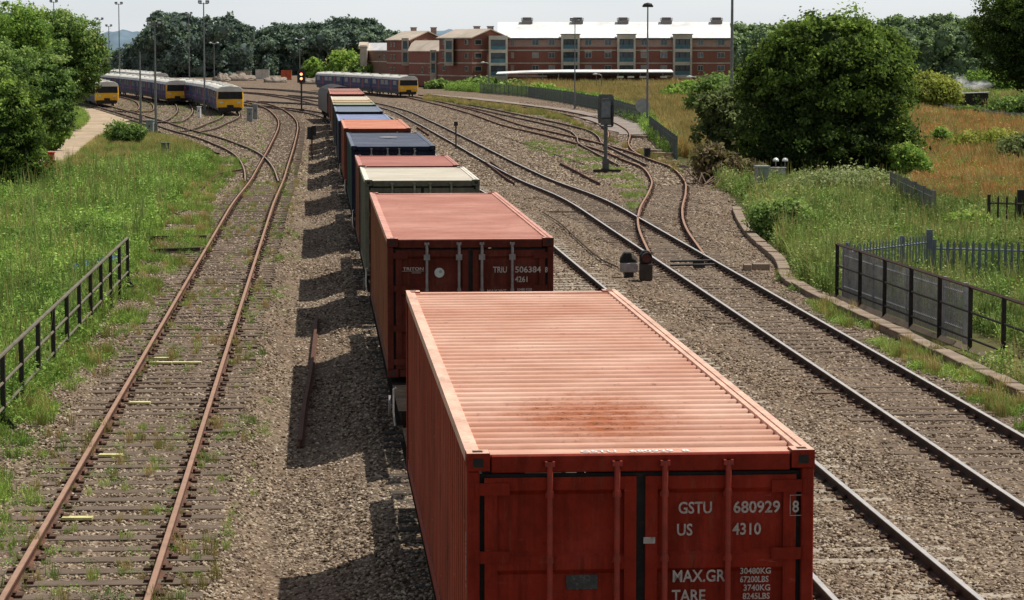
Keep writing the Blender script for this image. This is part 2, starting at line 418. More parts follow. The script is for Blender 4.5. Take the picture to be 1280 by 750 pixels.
RB = [(60,500),(108,505),(113,560),(117,610),(120,650),(125,690),(133,735),(143,770),(148,785),(155,806),(165,806),(175,812),(185,826),(195,836),(205,852),(215,872),(228,890),(240,905),(260,922),(288,938),(320,974),(348,988),(370,1034),(402,1102),(434,1170),(484,1278),(560,1430),(760,1830),(1500,3300)]
def bl(y, tab):
    py = proj(0, y, gz(y)-.15)[1]
    px = np.interp(py, [a for a, _ in tab], [b_ for _, b_ in tab])
    z = gz(y)-.15-EYE; return (px-640)/FPX*(y*CP-z*SP)
def LX(y): return bl(y, LB) if y < 250 else bl(250, LB)-(y-250)*.25
def RX(y): return bl(y, RB) if y < 300 else bl(300, RB)-(y-300)*.12
by = [8+i*.5 for i in range(0, 190)]+[103+i*2 for i in range(0, 150)]+[410+i*15 for i in range(20)]
brows = [(y, LX(y), RX(y)) for y in by]
gy_ = [y for y in sorted(ys) if 8 <= y <= 700]; gy_ = sorted(set([8+i*1.0 for i in range(100)]+[y for y in gy_ if y > 108]))
sheet('left_bank_ground', [(y, LX(y)-max(60, y*.6), LX(y)+.35) for y in gy_], GROUND, -.24, 30, .1)
sheet('right_bank_ground', [(y, RX(y)-.35, RX(y)+max(60, y*.6)) for y in gy_], GROUND, -.24, 30, .1)
sheet('ballast_ground', brows, BALLAST, -.15, 100, .12, bumpy=.006, dips=True)

def catmull(pts, step=1.0):
    pts = [Vector(p) for p in pts]; pts = [pts[0]*2-pts[1]]+pts+[pts[-1]*2-pts[-2]]; out = []
    for i in range(1, len(pts)-2):
        p0, p1, p2, p3 = pts[i-1:i+3]; n = max(2, int((p2-p1).length/step))
        for k in range(n):
            t = k/n
            out.append(.5*((2*p1)+(-p0+p2)*t+(2*p0-5*p1+4*p2-p3)*t*t+(-p0+3*p1-3*p2+p3)*t**3))
    out.append(pts[-2]); return out
def resample(pts, step):
    out = [pts[0]]; acc = 0
    for a, b_ in zip(pts, pts[1:]):
        L = (b_-a).length; s = step-acc
        while s <= L: out.append(a.lerp(b_, s/L)); s += step
        acc = (acc+L) % step
    return out
def ribbon(name, pts, w, mat, dz, **kw):
    pts = catmull(pts, 2.0); vs = []; fs = []; ws = w if isinstance(w, (list, tuple)) else [w, w]
    for i, p in enumerate(pts):
        t = (pts[min(i+1, len(pts)-1)]-pts[max(0, i-1)]); t.z = 0; t.normalize(); n = Vector((t.y, -t.x, 0))
        ww = ws[0]+(ws[-1]-ws[0])*i/len(pts)
        for k in range(5):
            q = p+n*ww*(k/4-.5)*(1+.12*math.sin(i*1.3+k)); vs.append((q.x, q.y, gz(q.y)+dz))
    for i in range(len(pts)-1):
        for k in range(4): fs.append((i*5+k, i*5+k+1, i*5+k+6, i*5+k+5))
    me = bpy.data.meshes.new(name); me.from_pydata(vs, [], fs); me.materials.append(mat); me.update()
    return tag(link(name, me), kind='structure', **kw)
DIRT = paint('pale_dirt', (.46,.355,.25), (.24,.17,.11), .8, .95, .35, fine=2.2, spec=.1)
PAVE = paint('paving', (.29,.245,.215), (.2,.17,.15), .5, .9, .6, fine=5, spec=.1)
ribbon('dirt_path', [P(10,222), P(50,195), P(82,180), P(108,166), P(124,154), P(123,143), P(112,136), P(90,131)], [3.2, 5.5], DIRT, -.205)
ribbon('walkway', [P(535,117), P(600,122.5), P(650,129), P(700,135), P(745,143)], 2.0, PAVE, -.11)
ribbon('paved_area', [P(742,144.5), P(762,150), P(782,158), P(800,166)], [4.4, 2.6], PAVE, -.10)

# ------------------------------------------------------------------ railway tracks
def railmat(name, top, side):
    m, nt, b = nodes(name); g = N(nt, 'ShaderNodeNewGeometry'); s = N(nt, 'ShaderNodeSeparateXYZ'); nt.links.new(g.outputs['Normal'], s.inputs[0])
    mp = N(nt, 'ShaderNodeMapRange'); mp.inputs[1].default_value = .8; mp.inputs[2].default_value = .95; nt.links.new(s.outputs[2], mp.inputs[0])
    n = noise(nt, 3, 6, .7); sd = ramp(nt, n, [(.3, tuple(x*.6 for x in side)), (.5, side), (.7, tuple(x*1.5 for x in side))])
    tp = ramp(nt, n, [(.3, tuple(x*.8 for x in top)), (.7, tuple(min(1, x*1.15) for x in top))])
    at = N(nt, 'ShaderNodeAttribute'); at.attribute_name = 'head'
    mu = N(nt, 'ShaderNodeMath', operation='MULTIPLY'); nt.links.new(mp.outputs[0], mu.inputs[0]); nt.links.new(at.outputs['Fac'], mu.inputs[1])
    nt.links.new(mixc(nt, mu.outputs[0], sd, tp), b.inputs['Base Color'])
    if top[2] > .3:
        mm_ = N(nt, 'ShaderNodeMath', operation='MULTIPLY'); mm_.inputs[1].default_value = .45; nt.links.new(mu.outputs[0], mm_.inputs[0]); nt.links.new(mm_.outputs[0], b.inputs['Metallic']); r = N(nt, 'ShaderNodeMapRange'); r.inputs[3].default_value = .85; r.inputs[4].default_value = .42
        nt.links.new(mu.outputs[0], r.inputs[0]); nt.links.new(r.outputs[0], b.inputs['Roughness'])
    else: b.inputs['Roughness'].default_value = .8
    return m
RUST = railmat('rusty_rail', (.36,.215,.145), (.12,.05,.027))
SHINY = railmat('worn_rail', (.66,.62,.58), (.065,.038,.026))
WORN2 = railmat('dull_rail', (.30,.22,.17), (.09,.055,.04))
TIMBER = paint('sleeper_timber', (.17,.13,.10), (.06,.045,.035), .8, .95, 3, stretch=(1,8,8), fine=14, spec=.1)
DTIMBER = paint('sleeper_dark_timber', (.085,.068,.055), (.03,.025,.02), .8, .95, 3, stretch=(1,8,8), fine=14, spec=.1)
CONC = paint('sleeper_concrete', (.36,.31,.25), (.14,.11,.08), .7, .95, 5, fine=12, spec=.1)
CHAIR = paint('rail_chair', (.085,.045,.028), (.03,.02,.015), .5, .9, 6)
PROF = [(-.066,-.15),(.066,-.15),(.066,-.138),(.014,-.118),(.012,-.045),(.036,-.035),(.036,-.004),(.030,0),(-.030,0),(-.036,-.004),(-.036,-.035),(-.012,-.045),(-.014,-.118),(-.066,-.138)]
def rail(pts, off, mat, parent, z=0.0):
    vs = []; fs = []; hd = []; n = len(PROF)
    for i, p in enumerate(pts):
        t = (pts[min(i+1, len(pts)-1)]-pts[max(0, i-1)]); t.z = 0; t.normalize(); nn = Vector((t.y, -t.x, 0))
        for (u, v) in PROF:
            q = p+nn*(off+u); vs.append((q.x, q.y, gz(q.y)+v+z)); hd.append(1.0 if v > -.006 else 0)
    for i in range(len(pts)-1):
        for k in range(n): fs.append((i*n+k, i*n+(k+1) % n, (i+1)*n+(k+1) % n, (i+1)*n+k))
    fs.append(tuple(range(n))); fs.append(tuple(range((len(pts)-1)*n, len(pts)*n))[::-1])
    me = bpy.data.meshes.new('rail'); me.from_pydata(vs, [], fs); me.materials.append(mat)
    a = me.attributes.new('head', 'FLOAT', 'POINT'); a.data.foreach_set('value', hd)
    bm = bmesh.new(); bm.from_mesh(me); bmesh.ops.recalc_face_normals(bm, faces=bm.faces); bm.to_mesh(me); bm.free(); me.update()
    return link('rail', me, parent)
def sleeper_mesh(mat, light=None):
    mb = MB(); L = 1.3
    pr = [(-.125,-.27),(.125,-.27),(.125,-.125),(.115,-.118),(-.115,-.118),(-.125,-.125)]
    n = 9
    for i in range(n):              # slightly uneven top
        pass
    mb.prism(pr, 'x', -L, L, 0)
    for s in (-.75, .75):
        for q in (-1, 1):
            mb.box(s+q*.075, s+q*.155, -.075, .075, -.118, -.085, 1); mb.box(s+q*.05, s+q*.085, -.05, .05, -.118, -.06, 1)
    o = mb.build('sleeper', [mat, CHAIR]); return o
SL = {}
def track(name, label, pts, railm, smat, spacing=.7, n_ind=100, sunk=0.0, ind_from=0, z=0.0, sleepers=True, far_step=None):
    t = thing(name, label, 'railway track', (0,0,0)); path = catmull(pts, 1.0)
    rail(path, -.75, railm, t, z); rail(path, .75, railm, t, z)
    if not sleepers: return t
    if smat.name not in SL: SL[smat.name] = proto(sleeper_mesh(smat))
    pr = SL[smat.name]; sp = resample(path, spacing); rest = []
    vis = []
    for i, p in enumerate(sp[:-1]):
        d = (sp[i+1]-p); a = math.atan2(-d.x, d.y)
        q = proj(p.x, p.y, gz(p.y)); (vis if p.y > 14 and -80 < q[0] < 1360 and q[1] < 790 else rest).append((p, a))
    vis.sort(key=lambda e: e[0].y); rest += vis[n_ind:]
    for p, a in vis[:n_ind]:
        s = pr.copy(); COL.objects.link(s); s.parent = t; s.name = 'sleeper'
        s.location = (p.x+random.uniform(-.03,.03), p.y, gz(p.y)+z-sunk-random.random()*.022); s.rotation_euler = (random.uniform(-.01,.01), random.uniform(-.006,.006), a+random.uniform(-.015,.015))
    if rest:
        mb = MB()
        src = [v.co.copy() for v in pr.data.vertices]; fs = [tuple(f.vertices) for f in pr.data.polygons]; ms = [f.material_index for f in pr.data.polygons]
        for p, a in rest:
            M = Matrix.Translation((p.x, p.y, gz(p.y)+z-sunk-random.random()*.02)) @ Matrix.Rotation(a, 4, 'Z')
            o = len(mb.v); mb.v += [tuple(M @ v) for v in src]; mb.f += [tuple(o+i for i in f) for f in fs]; mb.m += ms
        s = mb.build('distant_sleepers', [smat, CHAIR], t, recalc=False); s['kind'] = 'stuff'
    return t
def line(x0, k, y0, y1, n=6): return [Vector((x0-k*(y0+(y1-y0)*i/n), y0+(y1-y0)*i/n, 0)) for i in range(n+1)]
# the rusty siding left of the train
A = line(-2.6, .0726, 8, 132)+[P(353,180), P(360,158), P(357,147), P(344,136), P(327,129.5), P(300,125)]
track('railway_track', 'rusty siding with weeds and yellow painted sleepers, left of the container train', A, RUST, TIMBER, .66, 100, .002)
# track under the freight train
TX = lambda y: 2.25-.0755*y
T = line(2.25, .0755, 8, 205)+[Vector((TX(235)-1.2, 235, 0)), Vector((TX(262)-5, 262, 0)), Vector((TX(285)-12, 285, 0)), Vector((TX(300)-22, 303, 0))]
track('railway_track', 'railway track carrying the container train', T, WORN2, DTIMBER, .66, 60, .01)
track('railway_track', 'shiny rail track on concrete sleepers hard beside the container train', line(6.07, .0755, 8, 205)+[Vector((6.07-.0755*240-.6, 240, 0)), Vector((-18.5, 275, 0)), Vector((-30, 300, 0))], SHINY, CONC, .66, 70, .016)
Cc = line(9.2, .0655, 8, 104)+[Vector((1.1,119.6,0)), Vector((-.75,140,0)), Vector((-3.3,170,0)), Vector((-7.3,215,0)), Vector((-11.6,259,0)), Vector((-18,300,0)), Vector((-30,340,0))]
track('railway_track', 'main running track with bright railheads passing the ground signals', Cc, SHINY, TIMBER, .66, 100, .006)
mid = lambda a, b_: P((a[0]+b_[0])/2, (a[1]+b_[1])/2)
E = [P(846,317), P(828,284), P(826,262), P(833.5,241), P(835,225), P(822,209), P(800,200), P(772,189), P(742,180), P(690,167), P(640,155.5), P(600,142), P(560,131), P(530,124), P(512,120.5), Vector((-17.3, 342, 0)), Vector((-26, 380, 0))]
track('railway_track', 'rusty turnout track curving away from the main line by the ground signals', E, RUST, TIMBER, .7, 70, .014)
F = [P(795,198.5), P(776,188), P(771,178), P(774,168), P(768,159.5), P(748,150), P(700,139), P(650,131.5), P(600,125.8), P(560,121.5), P(530,118)]
track('railway_track', 'weathered siding below the palisade fence merging with the turnout', F, RUST, DTIMBER, .8, 0, .02)
track('railway_track', 'weathered middle siding between walkway and turnout track', [P(790,205), P(752,186), P(738,178), P(734,170), P(722,162), P(690,153.5), P(650,145), P(600,134.5), P(560,127), P(530,121)], WORN2, DTIMBER, .8, 0, .02)
D = [P(327.5,226), P(323.5,210), P(314,196), P(300,186.5), P(281,178.5), P(259,170.5), P(222,160.5), P(197,152), P(165,142.5), P(137,134.5), P(118,130), P(80,122)]
track('railway_track', 'yard track sweeping left towards the train under the trees', D, WORN2, TIMBER, .7, 60, .014)
track('railway_track', 'short yard track curving to the middle diesel train', [P(196,152), P(214,153.5-2), P(226,145), P(231,138), P(229,131), P(222,126), P(200,119.5), P(150,108.5)], WORN2, TIMBER, .8, 0, .014)
track('railway_track', 'short yard track curving to the nearest diesel train', [P(236,164), P(254,160.5), P(270,154), P(286,147), P(289,142), P(283,136), P(268,128), P(240,118.5), P(190,107)], WORN2, TIMBER, .8, 0, .014)
track('railway_track', 'tight yard curve beside the train under the trees', [P(150,137.6), P(176,139), P(183,133), P(177,126), P(160,121), P(130,116)], RUST, TIMBER, .8, 0, .014)
track('railway_track', 'far main line track crossing behind the red signal', [P(240,111.5), P(305,115), P(350,119.5), P(400,129), P(428,141)], WORN2, TIMBER, .8, 0, .014)
track('railway_track', 'farthest main line track behind the red signal', [P(200,105), P(305,109.5), P(360,112.5), P(420,119), P(450,125)], SHINY, TIMBER, .8, 0, .014)

# yellow paint marks on the siding's sleepers
YEL = paint('yellow_paint', (.66,.62,.28), (.3,.26,.1), .5, .8, 6, fine=30)
for i, (x0, x1, y) in enumerate([(187,215,452.5),(216,252,452.5),(162,188,502.5),(124,153,568),(78,116,646.5),(190,212,447)]):
    a = P(x0, y, -.10); b_ = P(x1, y, -.10); mb = MB(); w = .045
    mb.box(a.x, b_.x, a.y-w*1.6, a.y+w*1.6, -.125, -.094)
    o = mb.build('paint_mark', YEL); tag(o, ['long yellow paint stripe on a sleeper left of another', 'long yellow paint stripe ending at the right rail of the siding', 'short yellow paint mark below the double stripe', 'yellow paint mark in the middle of the siding\'s run of marks', 'nearest yellow paint mark on the rusty siding', 'thin yellow mark just beyond the long stripes'][i], 'paint mark', 'yellow paint marks on the siding')
# loose rails lying in the ballast
def rod(pts, label, r=.022):
    m = MB(); m.tube([p+Vector((0,0,-.08)) for p in catmull(pts, .6)], r, 6); tag(m.build('cable', DTIMBER), label, 'cable', 'cables lying across the ballast')
def loose(pts, label, name='loose_rail', mat=None):
    t_ = catmull(pts, 1.0); mb = MB(); n = len(PROF); vs = []; fs = []
    for i, p in enumerate(t_):
        d = (t_[min(i+1, len(t_)-1)]-t_[max(0, i-1)]); d.z = 0; d.normalize(); nn = Vector((d.y, -d.x, 0))
        for u, v in PROF: q = p+nn*u*.85; vs.append((q.x, q.y, gz(q.y)+v*.8+.0+float(dip(q.x, q.y))))
    for i in range(len(t_)-1):
        for k in range(n): fs.append((i*n+k, i*n+(k+1) % n, (i+1)*n+(k+1) % n, (i+1)*n+k))
    fs += [tuple(range(n)), tuple(range((len(t_)-1)*n, len(t_)*n))]
    mb.add(vs, fs); o = mb.build(name, mat or LRUST); tag(o, label, 'rail', 'loose rails lying in the ballast'); return o
LRUST = paint('loose_rust', (.12,.055,.035), (.05,.03,.022), .6, .85, 4)
loose([P(396,380), P(389,440), P(381,482), P(375,528)], 'long rusty rail lying in the shadow beside the container train')
loose([P(607,202), P(643,228)], 'rusty loose rail lying right of the cream container, first of a pair')
loose([P(613,201), P(640,220)], 'shorter loose rail of the pair right of the cream container')
loose([P(521,158), P(536,168)], 'small loose rail beyond the dark blue container')
loose([P(700,203), P(722,214), P(750,228)], 'rusty loose rail beyond the main running track near the signal post')
rod([P(678,262), P(700,276), P(722,296), P(748,318), P(772,330)], 'dark curved cable leading to the ground signals')
rod([P(686,262), P(738,262)], 'straight dark cable across the ballast right of the rust red container')
rod([P(620,166), P(690,190), P(730,203)], 'narrow dark rail in the ballast between main track and turnout')
loose([P(247,240), P(262,226), P(275,216), P(303,211)], 'dark crooked rail end half buried left of the rusty siding')
loose([P(180,295), P(258,294)], 'half buried timber edge left of the siding, upper one', 'timber_edge', DTIMBER)
loose([P(185,311), P(250,309)], 'half buried timber edge left of the siding, lower one', 'timber_edge', DTIMBER)
# stretcher bars of the points
mb = MB()
for yy in (326.5, 331.5):
    a, b_ = P(838, yy, -.03), P(893, yy-1, -.03); mb.tube([a, b_], .03, 6); mb.box(a.x+.6, a.x+.9, a.y-.1, a.y+.1, -.1, .0)
o = mb.build('stretcher_bars', paint('black_iron', (.025,.022,.02), rough=.6)); tag(o, 'black stretcher bars and motor cranks between the rails of the points', 'point machine')
# concrete cable trough
CON2 = paint('weathered_concrete', (.29,.225,.17), (.13,.10,.075), .6, .95, 1.2, fine=8, spec=.1)
tp = resample(catmull([P(920,258), P(926,272), P(940,292), P(974,322), P(983,344), P(1005,357), P(1036,372), P(1104,403), P(1172,435), P(1280,485), P(1440,560), P(1700,680)], .5), .95)
tr = thing('cable_trough', 'concrete cable trough winding along the foot of the green bank', 'cable trough')
seg = MB(); seg.box(-.14, .14, -.46, .46, -.25, -.035); seg.box(-.15, .15, -.462, .462, -.034, 0)
seg = seg.build('trough_lid', CON2); bevel(seg, .012, 1)
for i, (p, q) in enumerate(zip(tp, tp[1:])):
    s = seg if i == 0 else seg.copy()
    if i: COL.objects.link(s)
    s.parent = tr; d = q-p; s.location = ((p.x+q.x)/2, (p.y+q.y)/2, gz(p.y)+random.uniform(-.02,.015)); s.rotation_euler = (random.uniform(-.02,.02), random.uniform(-.03,.03), math.atan2(-d.x, d.y))
for (x, y, lab) in ((951,330,'larger concrete block lying beside the main running track'),(934,331,'smaller concrete block lying beside the main running track')):
    mb = MB(); w = .22 if x > 940 else .1; mb.box(-w, w, -.2, .2, -.2, .02); o = bevel(mb.build('concrete_block', CON2, loc=P(x, y)), .015); tag(o, lab, 'concrete block', 'concrete blocks by the main track')
for (x, y, L) in ((800,170,1.2),(815,188,1.6),(830,192,1.8)):
    mb = MB(); mb.box(-L/2, L/2, -.3, .3, -.2, .06); o = bevel(mb.build('kerb_stone', CON2, loc=P(x, y)), .02); o.rotation_euler[2] = -.9
    tag(o, 'pale stone edging near the bend of the rusty turnout, %s' % {800: 'topmost of three', 815: 'middle of three', 830: 'lowest of three'}[x], 'kerb stone', 'pale stones near the turnout bend')

# ------------------------------------------------------------------ containers
BLACK = paint('rubber_black', (.018,.017,.016), rough=.7)
WHITEP = paint('white_marking', (.50,.44,.39), (.22,.06,.04), .9, .75, 9, fine=34, spec=.1)
WHITEB = paint('fresh_white_marking', (.85,.82,.78), (.5,.3,.25), .5, .6, 9, fine=34)
def roofmat(name, Hh, c, fade, stain=(.25,.07,.03), stained=True):
    m, nt, b = nodes(name); tc = N(nt, 'ShaderNodeTexCoord')
    f = noise(nt, .55, 6, .65); f2 = noise(nt, 1.0, 5, .75, stretch=(.7, 9, 1)); f3 = noise(nt, 16, 4, .7)
    base = ramp(nt, f, [(.35, c), (.65, fade)])
    base = mixc(nt, ramp(nt, f2, [(.45, (0,0,0)), (.75, (.55,.55,.55))]), base, tuple(x*.62 for x in c))
    sp = ramp(nt, f3, [(.60, (0,0,0)), (.68, (1,1,1))])
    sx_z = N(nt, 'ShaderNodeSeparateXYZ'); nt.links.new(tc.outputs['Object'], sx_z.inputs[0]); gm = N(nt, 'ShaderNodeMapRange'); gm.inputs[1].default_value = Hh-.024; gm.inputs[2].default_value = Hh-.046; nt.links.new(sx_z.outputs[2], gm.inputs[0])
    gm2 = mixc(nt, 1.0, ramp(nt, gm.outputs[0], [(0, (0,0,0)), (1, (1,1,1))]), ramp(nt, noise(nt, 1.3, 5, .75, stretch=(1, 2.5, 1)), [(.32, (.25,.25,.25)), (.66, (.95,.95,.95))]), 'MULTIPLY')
    base = mixc(nt, gm2, base, tuple(x*q for x, q in zip(c, (.52,.38,.30))))  # groove dirt, plus rib shade painted in as a darker tone
    if stained:   # rust patch near the door end
        mp = N(nt, 'ShaderNodeMapping'); mp.inputs['Location'].default_value = (.12/.68, -2.0/1.35, 0); mp.inputs['Scale'].default_value = (1/.68, 1/1.35, 0)
        nt.links.new(tc.outputs['Object'], mp.inputs[0]); g = N(nt, 'ShaderNodeVectorMath', operation='LENGTH'); nt.links.new(mp.outputs[0], g.inputs[0])
        ad = N(nt, 'ShaderNodeMath', operation='MULTIPLY_ADD'); gs = N(nt, 'ShaderNodeMath', operation='MULTIPLY'); gs.inputs[1].default_value = .5; nt.links.new(g.outputs['Value'], gs.inputs[0]); ad.inputs[1].default_value = .8; nt.links.new(noise(nt, 2.4, 6, .8), ad.inputs[0]); nt.links.new(gs.outputs[0], ad.inputs[2])
        mk = ramp(nt, ad.outputs[0], [(.58, (1,1,1)), (.95, (0,0,0))])
        mk2 = mixc(nt, 1.0, mk, ramp(nt, noise(nt, 1.0, 6, .8, stretch=(5, 22, 1)), [(.36, (.25,.25,.25)), (.56, (1,1,1))]), 'MULTIPLY')
        base = mixc(nt, mk2, base, (.44,.13,.045))
        mk3 = mixc(nt, 1.0, mk, ramp(nt, noise(nt, 1.0, 6, .85, stretch=(16, 40, 1)), [(.53, (0,0,0)), (.60, (1,1,1))]), 'MULTIPLY')
        base = mixc(nt, mk3, base, (.19,.06,.02))
    lo = noise(nt, 3.1, 5, .7); sp = mixc(nt, 1.0, sp, ramp(nt, lo, [(.5, (0,0,0)), (.65, (.8,.8,.8))]), 'MULTIPLY')
    nt.links.new(mixc(nt, sp, base, stain), b.inputs['Base Color'])
    b.inputs['Roughness'].default_value = .62; b.inputs['Specular IOR Level'].default_value = .3; bump(nt, b, f3, .12, .01); return m
W2 = 1.219
def corr(n, pitch, depth, a0):
    """trapezoid corrugation: list of (position, height)"""
    out = []; 
    for i in range(n):
        a = a0+i*pitch; out += [(a, 0), (a+pitch*.30, 0), (a+pitch*.46, -depth), (a+pitch*.84, -depth)]
    out.append((a0+n*pitch, 0)); return out
def container(label, y0, L, H, c, roofc, fade, deck, marks=None, barc=None, detail=2, group='containers on the freight train', stained=False, doorc=None, sidec=None):
    t = thing('shipping_container', label, 'shipping container', (TX(y0), y0, gz(y0+L/2)+deck), math.atan(.0755), group)
    key = label[:18].replace(' ', '_')
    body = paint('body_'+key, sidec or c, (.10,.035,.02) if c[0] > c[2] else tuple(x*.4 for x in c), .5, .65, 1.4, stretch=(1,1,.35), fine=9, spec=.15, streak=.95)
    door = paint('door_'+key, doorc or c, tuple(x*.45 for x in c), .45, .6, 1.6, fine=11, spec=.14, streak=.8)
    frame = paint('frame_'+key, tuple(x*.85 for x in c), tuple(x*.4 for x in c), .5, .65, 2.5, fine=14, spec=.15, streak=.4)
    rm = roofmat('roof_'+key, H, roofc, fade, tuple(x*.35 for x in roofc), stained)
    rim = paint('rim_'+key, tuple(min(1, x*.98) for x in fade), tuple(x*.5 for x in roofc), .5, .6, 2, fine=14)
    # side walls (vertical corrugation) and far end
    n = int(L/.28) if detail else int(L/.6)
    pr = corr(n, (L-.30)/n, .036, .15)
    for s in (-1, 1):
        mb = MB(); vs = []; fs = []
        for (p, h) in pr:
            x = s*(W2-.02+h); vs += [(x, p, .14), (x, p, H-.08)]
        for i in range(len(pr)-1): fs.append((2*i, 2*i+1, 2*i+3, 2*i+2))
        mb.add(vs, fs); mb.box(s*(W2-.09), s*(W2-.07), .12, L-.12, .1, H-.08); mb.build('side_wall', body, t, recalc=False)
    mb = MB(); vs = []; fs = []; pe = corr(9, (2*W2-.3)/9, .036, -W2+.15)
    for p, h in pe: vs += [(p, L-.02+h, .14), (p, L-.02+h, H-.08)]
    for i in range(len(pe)-1): fs.append((2*i, 2*i+1, 2*i+3, 2*i+2))
    mb.add(vs, fs); mb.build('end_wall', body, t, recalc=False)
    # roof
    nr = int(L/.285) if detail else int(L/.5); dep = .034
    pr = []; pt_ = (L-.44)/nr
    for i in range(nr): a_ = .22+i*pt_; pr += [(a_, 0), (a_+pt_*.36, 0), (a_+pt_*.50, -dep), (a_+pt_*.90, -dep)]
    pr.append((L-.22, 0)); mb = MB(); vs = []; fs = []
    for p, h in pr: vs += [(-W2+.10, p, H-.018+h), (W2-.10, p, H-.018+h)]
    for i in range(len(pr)-1): fs.append((2*i, 2*i+1, 2*i+3, 2*i+2))
    mb.add(vs, fs); mb.box(-W2+.06, W2-.06, .06, .222, H-.05, H-.010); mb.box(-W2+.06, W2-.06, L-.222, L-.06, H-.05, H-.010)
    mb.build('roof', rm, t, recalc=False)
    mb = MB()
    for s in (-1, 1):
        x0, x1 = sorted((s*(W2-.10), s*(W2-.004))); mb.box(x0, x1, .17, L-.17, H-.085, H-.004)
        x0, x1 = sorted((s*(W2-.055), s*(W2+.0))); mb.box(x0, x1, .18, L-.18, H-.06, H+.006)
    o = mb.build('roof_rail', rim, t); 
    # frame : posts, sills, header
    mb = MB()
    for s in (-1, 1):
        for y in (0.004, L-.124):
            x0, x1 = sorted((s*(W2-.09), s*(W2-.003))); mb.box(x0, x1, y, y+.12, .12, H-.12)
        x0, x1 = sorted((s*(W2-.10), s*(W2-.012))); mb.box(x0, x1, .17, L-.17, 0, .135)
    mb.box(-W2+.17, W2-.17, .012, .11, 0, .11); mb.box(-W2+.17, W2-.17, .014, .12, H-.135, H-.012)
    mb.box(-W2+.17, W2-.17, L-.12, L-.012, 0, .13); mb.box(-W2+.17, W2-.17, L-.12, L-.012, H-.12, H-.012)
    bevel(mb.build('frame', frame, t), .008, 1)
    # corner castings with black plates standing in for the shade of their holes
    mb = MB()
    for s in (-1, 1):
        for y in (0, L-.178):
            for z in (0, H-.118):
                x0, x1 = sorted((s*(W2-.162), s*W2)); mb.box(x0, x1, y, y+.178, z, z+.118+(.006 if z else 0))
                if z:
                    xa, xb = sorted((s*(W2-.115), s*(W2-.045))); mb.box(xa, xb, y+.045, y+.13, z+.12, z+.1265, 1)
                if y == 0: xa, xb = sorted((s*(W2-.115), s*(W2-.045))); mb.box(xa, xb, -.003, .02, z+.03, z+.09, 1)
                xo = s*(W2+.003); xi = s*(W2-.01); xa, xb = sorted((xo, xi)); mb.box(xa, xb, y+.05, y+.12, z+.03, z+.09, 1)
                if z: x0, x1 = sorted((s*(W2-.160), s*(W2-.002))); mb.box(x0, x1, y+.002, y+.176, z+.119, z+.1255, 2)
    mb.build('corner_casting', [frame, BLACK, rim], t)
    # doors
    zb, zt = .12, H-.17
    mb = MB(); mb.box(-W2+.088, W2-.088, .072, .09, zb-.02, zt+.02); mb.build('door_seal', BLACK, t)
    bm_ = barc or paint('bar_'+key, tuple(min(1, x*1.15+.012) for x in c), (.10,.05,.035), .7, .55, 5, fine=16)
    for s in (-1, 1):
        x0, x1 = (-W2+.125, -.032) if s < 0 else (.032, W2-.125)
        d = MB(); edge = .085; bands = []; z = zt-.002; prof = []
        npan = 3; band = .09; rec = (zt-zb-band*(npan+1))/npan
        z = zt
        prof = [(zt, 0)]
        for k in range(npan):
            z -= band; prof.append((z, 0)); prof.append((z-.035, .034)); z -= rec; prof.append((z+.035, .034)); prof.append((z, 0))
        prof.append((zb, 0))
        xa, xb = (x0+.09, x1-edge) if s < 0 else (x0+edge, x1-.09)
        vs = []; fs = []
        for (zz, yy) in prof: vs += [(xa, .028+yy, zz), (xb, .028+yy, zz)]
        for i in range(len(prof)-1): fs.append((2*i, 2*i+1, 2*i+3, 2*i+2))
        d.add(vs, fs); d.box(x0, xa, .026, .062, zb, zt); d.box(xb, x1, .026, .062, zb, zt)
        do = d.build('door', door, t, recalc=True)
        bars = [-.64, -.17] if s < 0 else [.165, .61]
        if detail:
            for x in bars:
                g = MB(); g.tube([(x, -.004, .03), (x, -.004, H-.055)], .021, 10)
                g.box(x-.034, x+.034, -.022, .03, H-.09, H-.055); g.box(x-.034, x+.034, -.022, .03, .02, .055)
                for zz in (zt-.14, zt-.60, zb+.55, zb+.12): g.box(x-.03, x+.03, .002, .03, zz, zz+.03); g.tube([(x, -.004, zz), (x, -.004, zz+.05)], .026, 8)
                if barc: g.box(x-.045, x+.045, -.026, .004, zt-.14, zt-.06)
                g.build('locking_bar', bm_, do)
                h = MB(); zz = zb+.62; h.tube([(x, -.02, zz), (x+.05*(-s), -.035, zz-.02), (x+.33*(-s if x*s > .4 else s), -.03, zz-.03)], .011, 6); h.build('handle', bm_, do)
            h = MB()
            for zz in (zt-.12, zt-.60, zb+.55, zb+.06):
                xe0, xe1 = (-W2+.03, -W2+.30) if s < 0 else (W2-.30, W2-.03)
                h.box(xe0, xe1, .010, .03, zz, zz+.085); h.tube([(s*(W2-.07), .012, zz-.01), (s*(W2-.07), .012, zz+.095)], .017, 8)
            h.build('hinge', frame, do)
    for args in (marks or []):
        body_, size, x, y, z, rot, sx = args
        text('marking', body_, size, WHITEB if rot == UP else WHITEP, t, (x, y, z), rot, sx, bold=size*.018)
    return t
FR = (math.pi/2, 0, 0); UP = (0, 0, 0)
H1 = 2.07
z0 = H1-.435
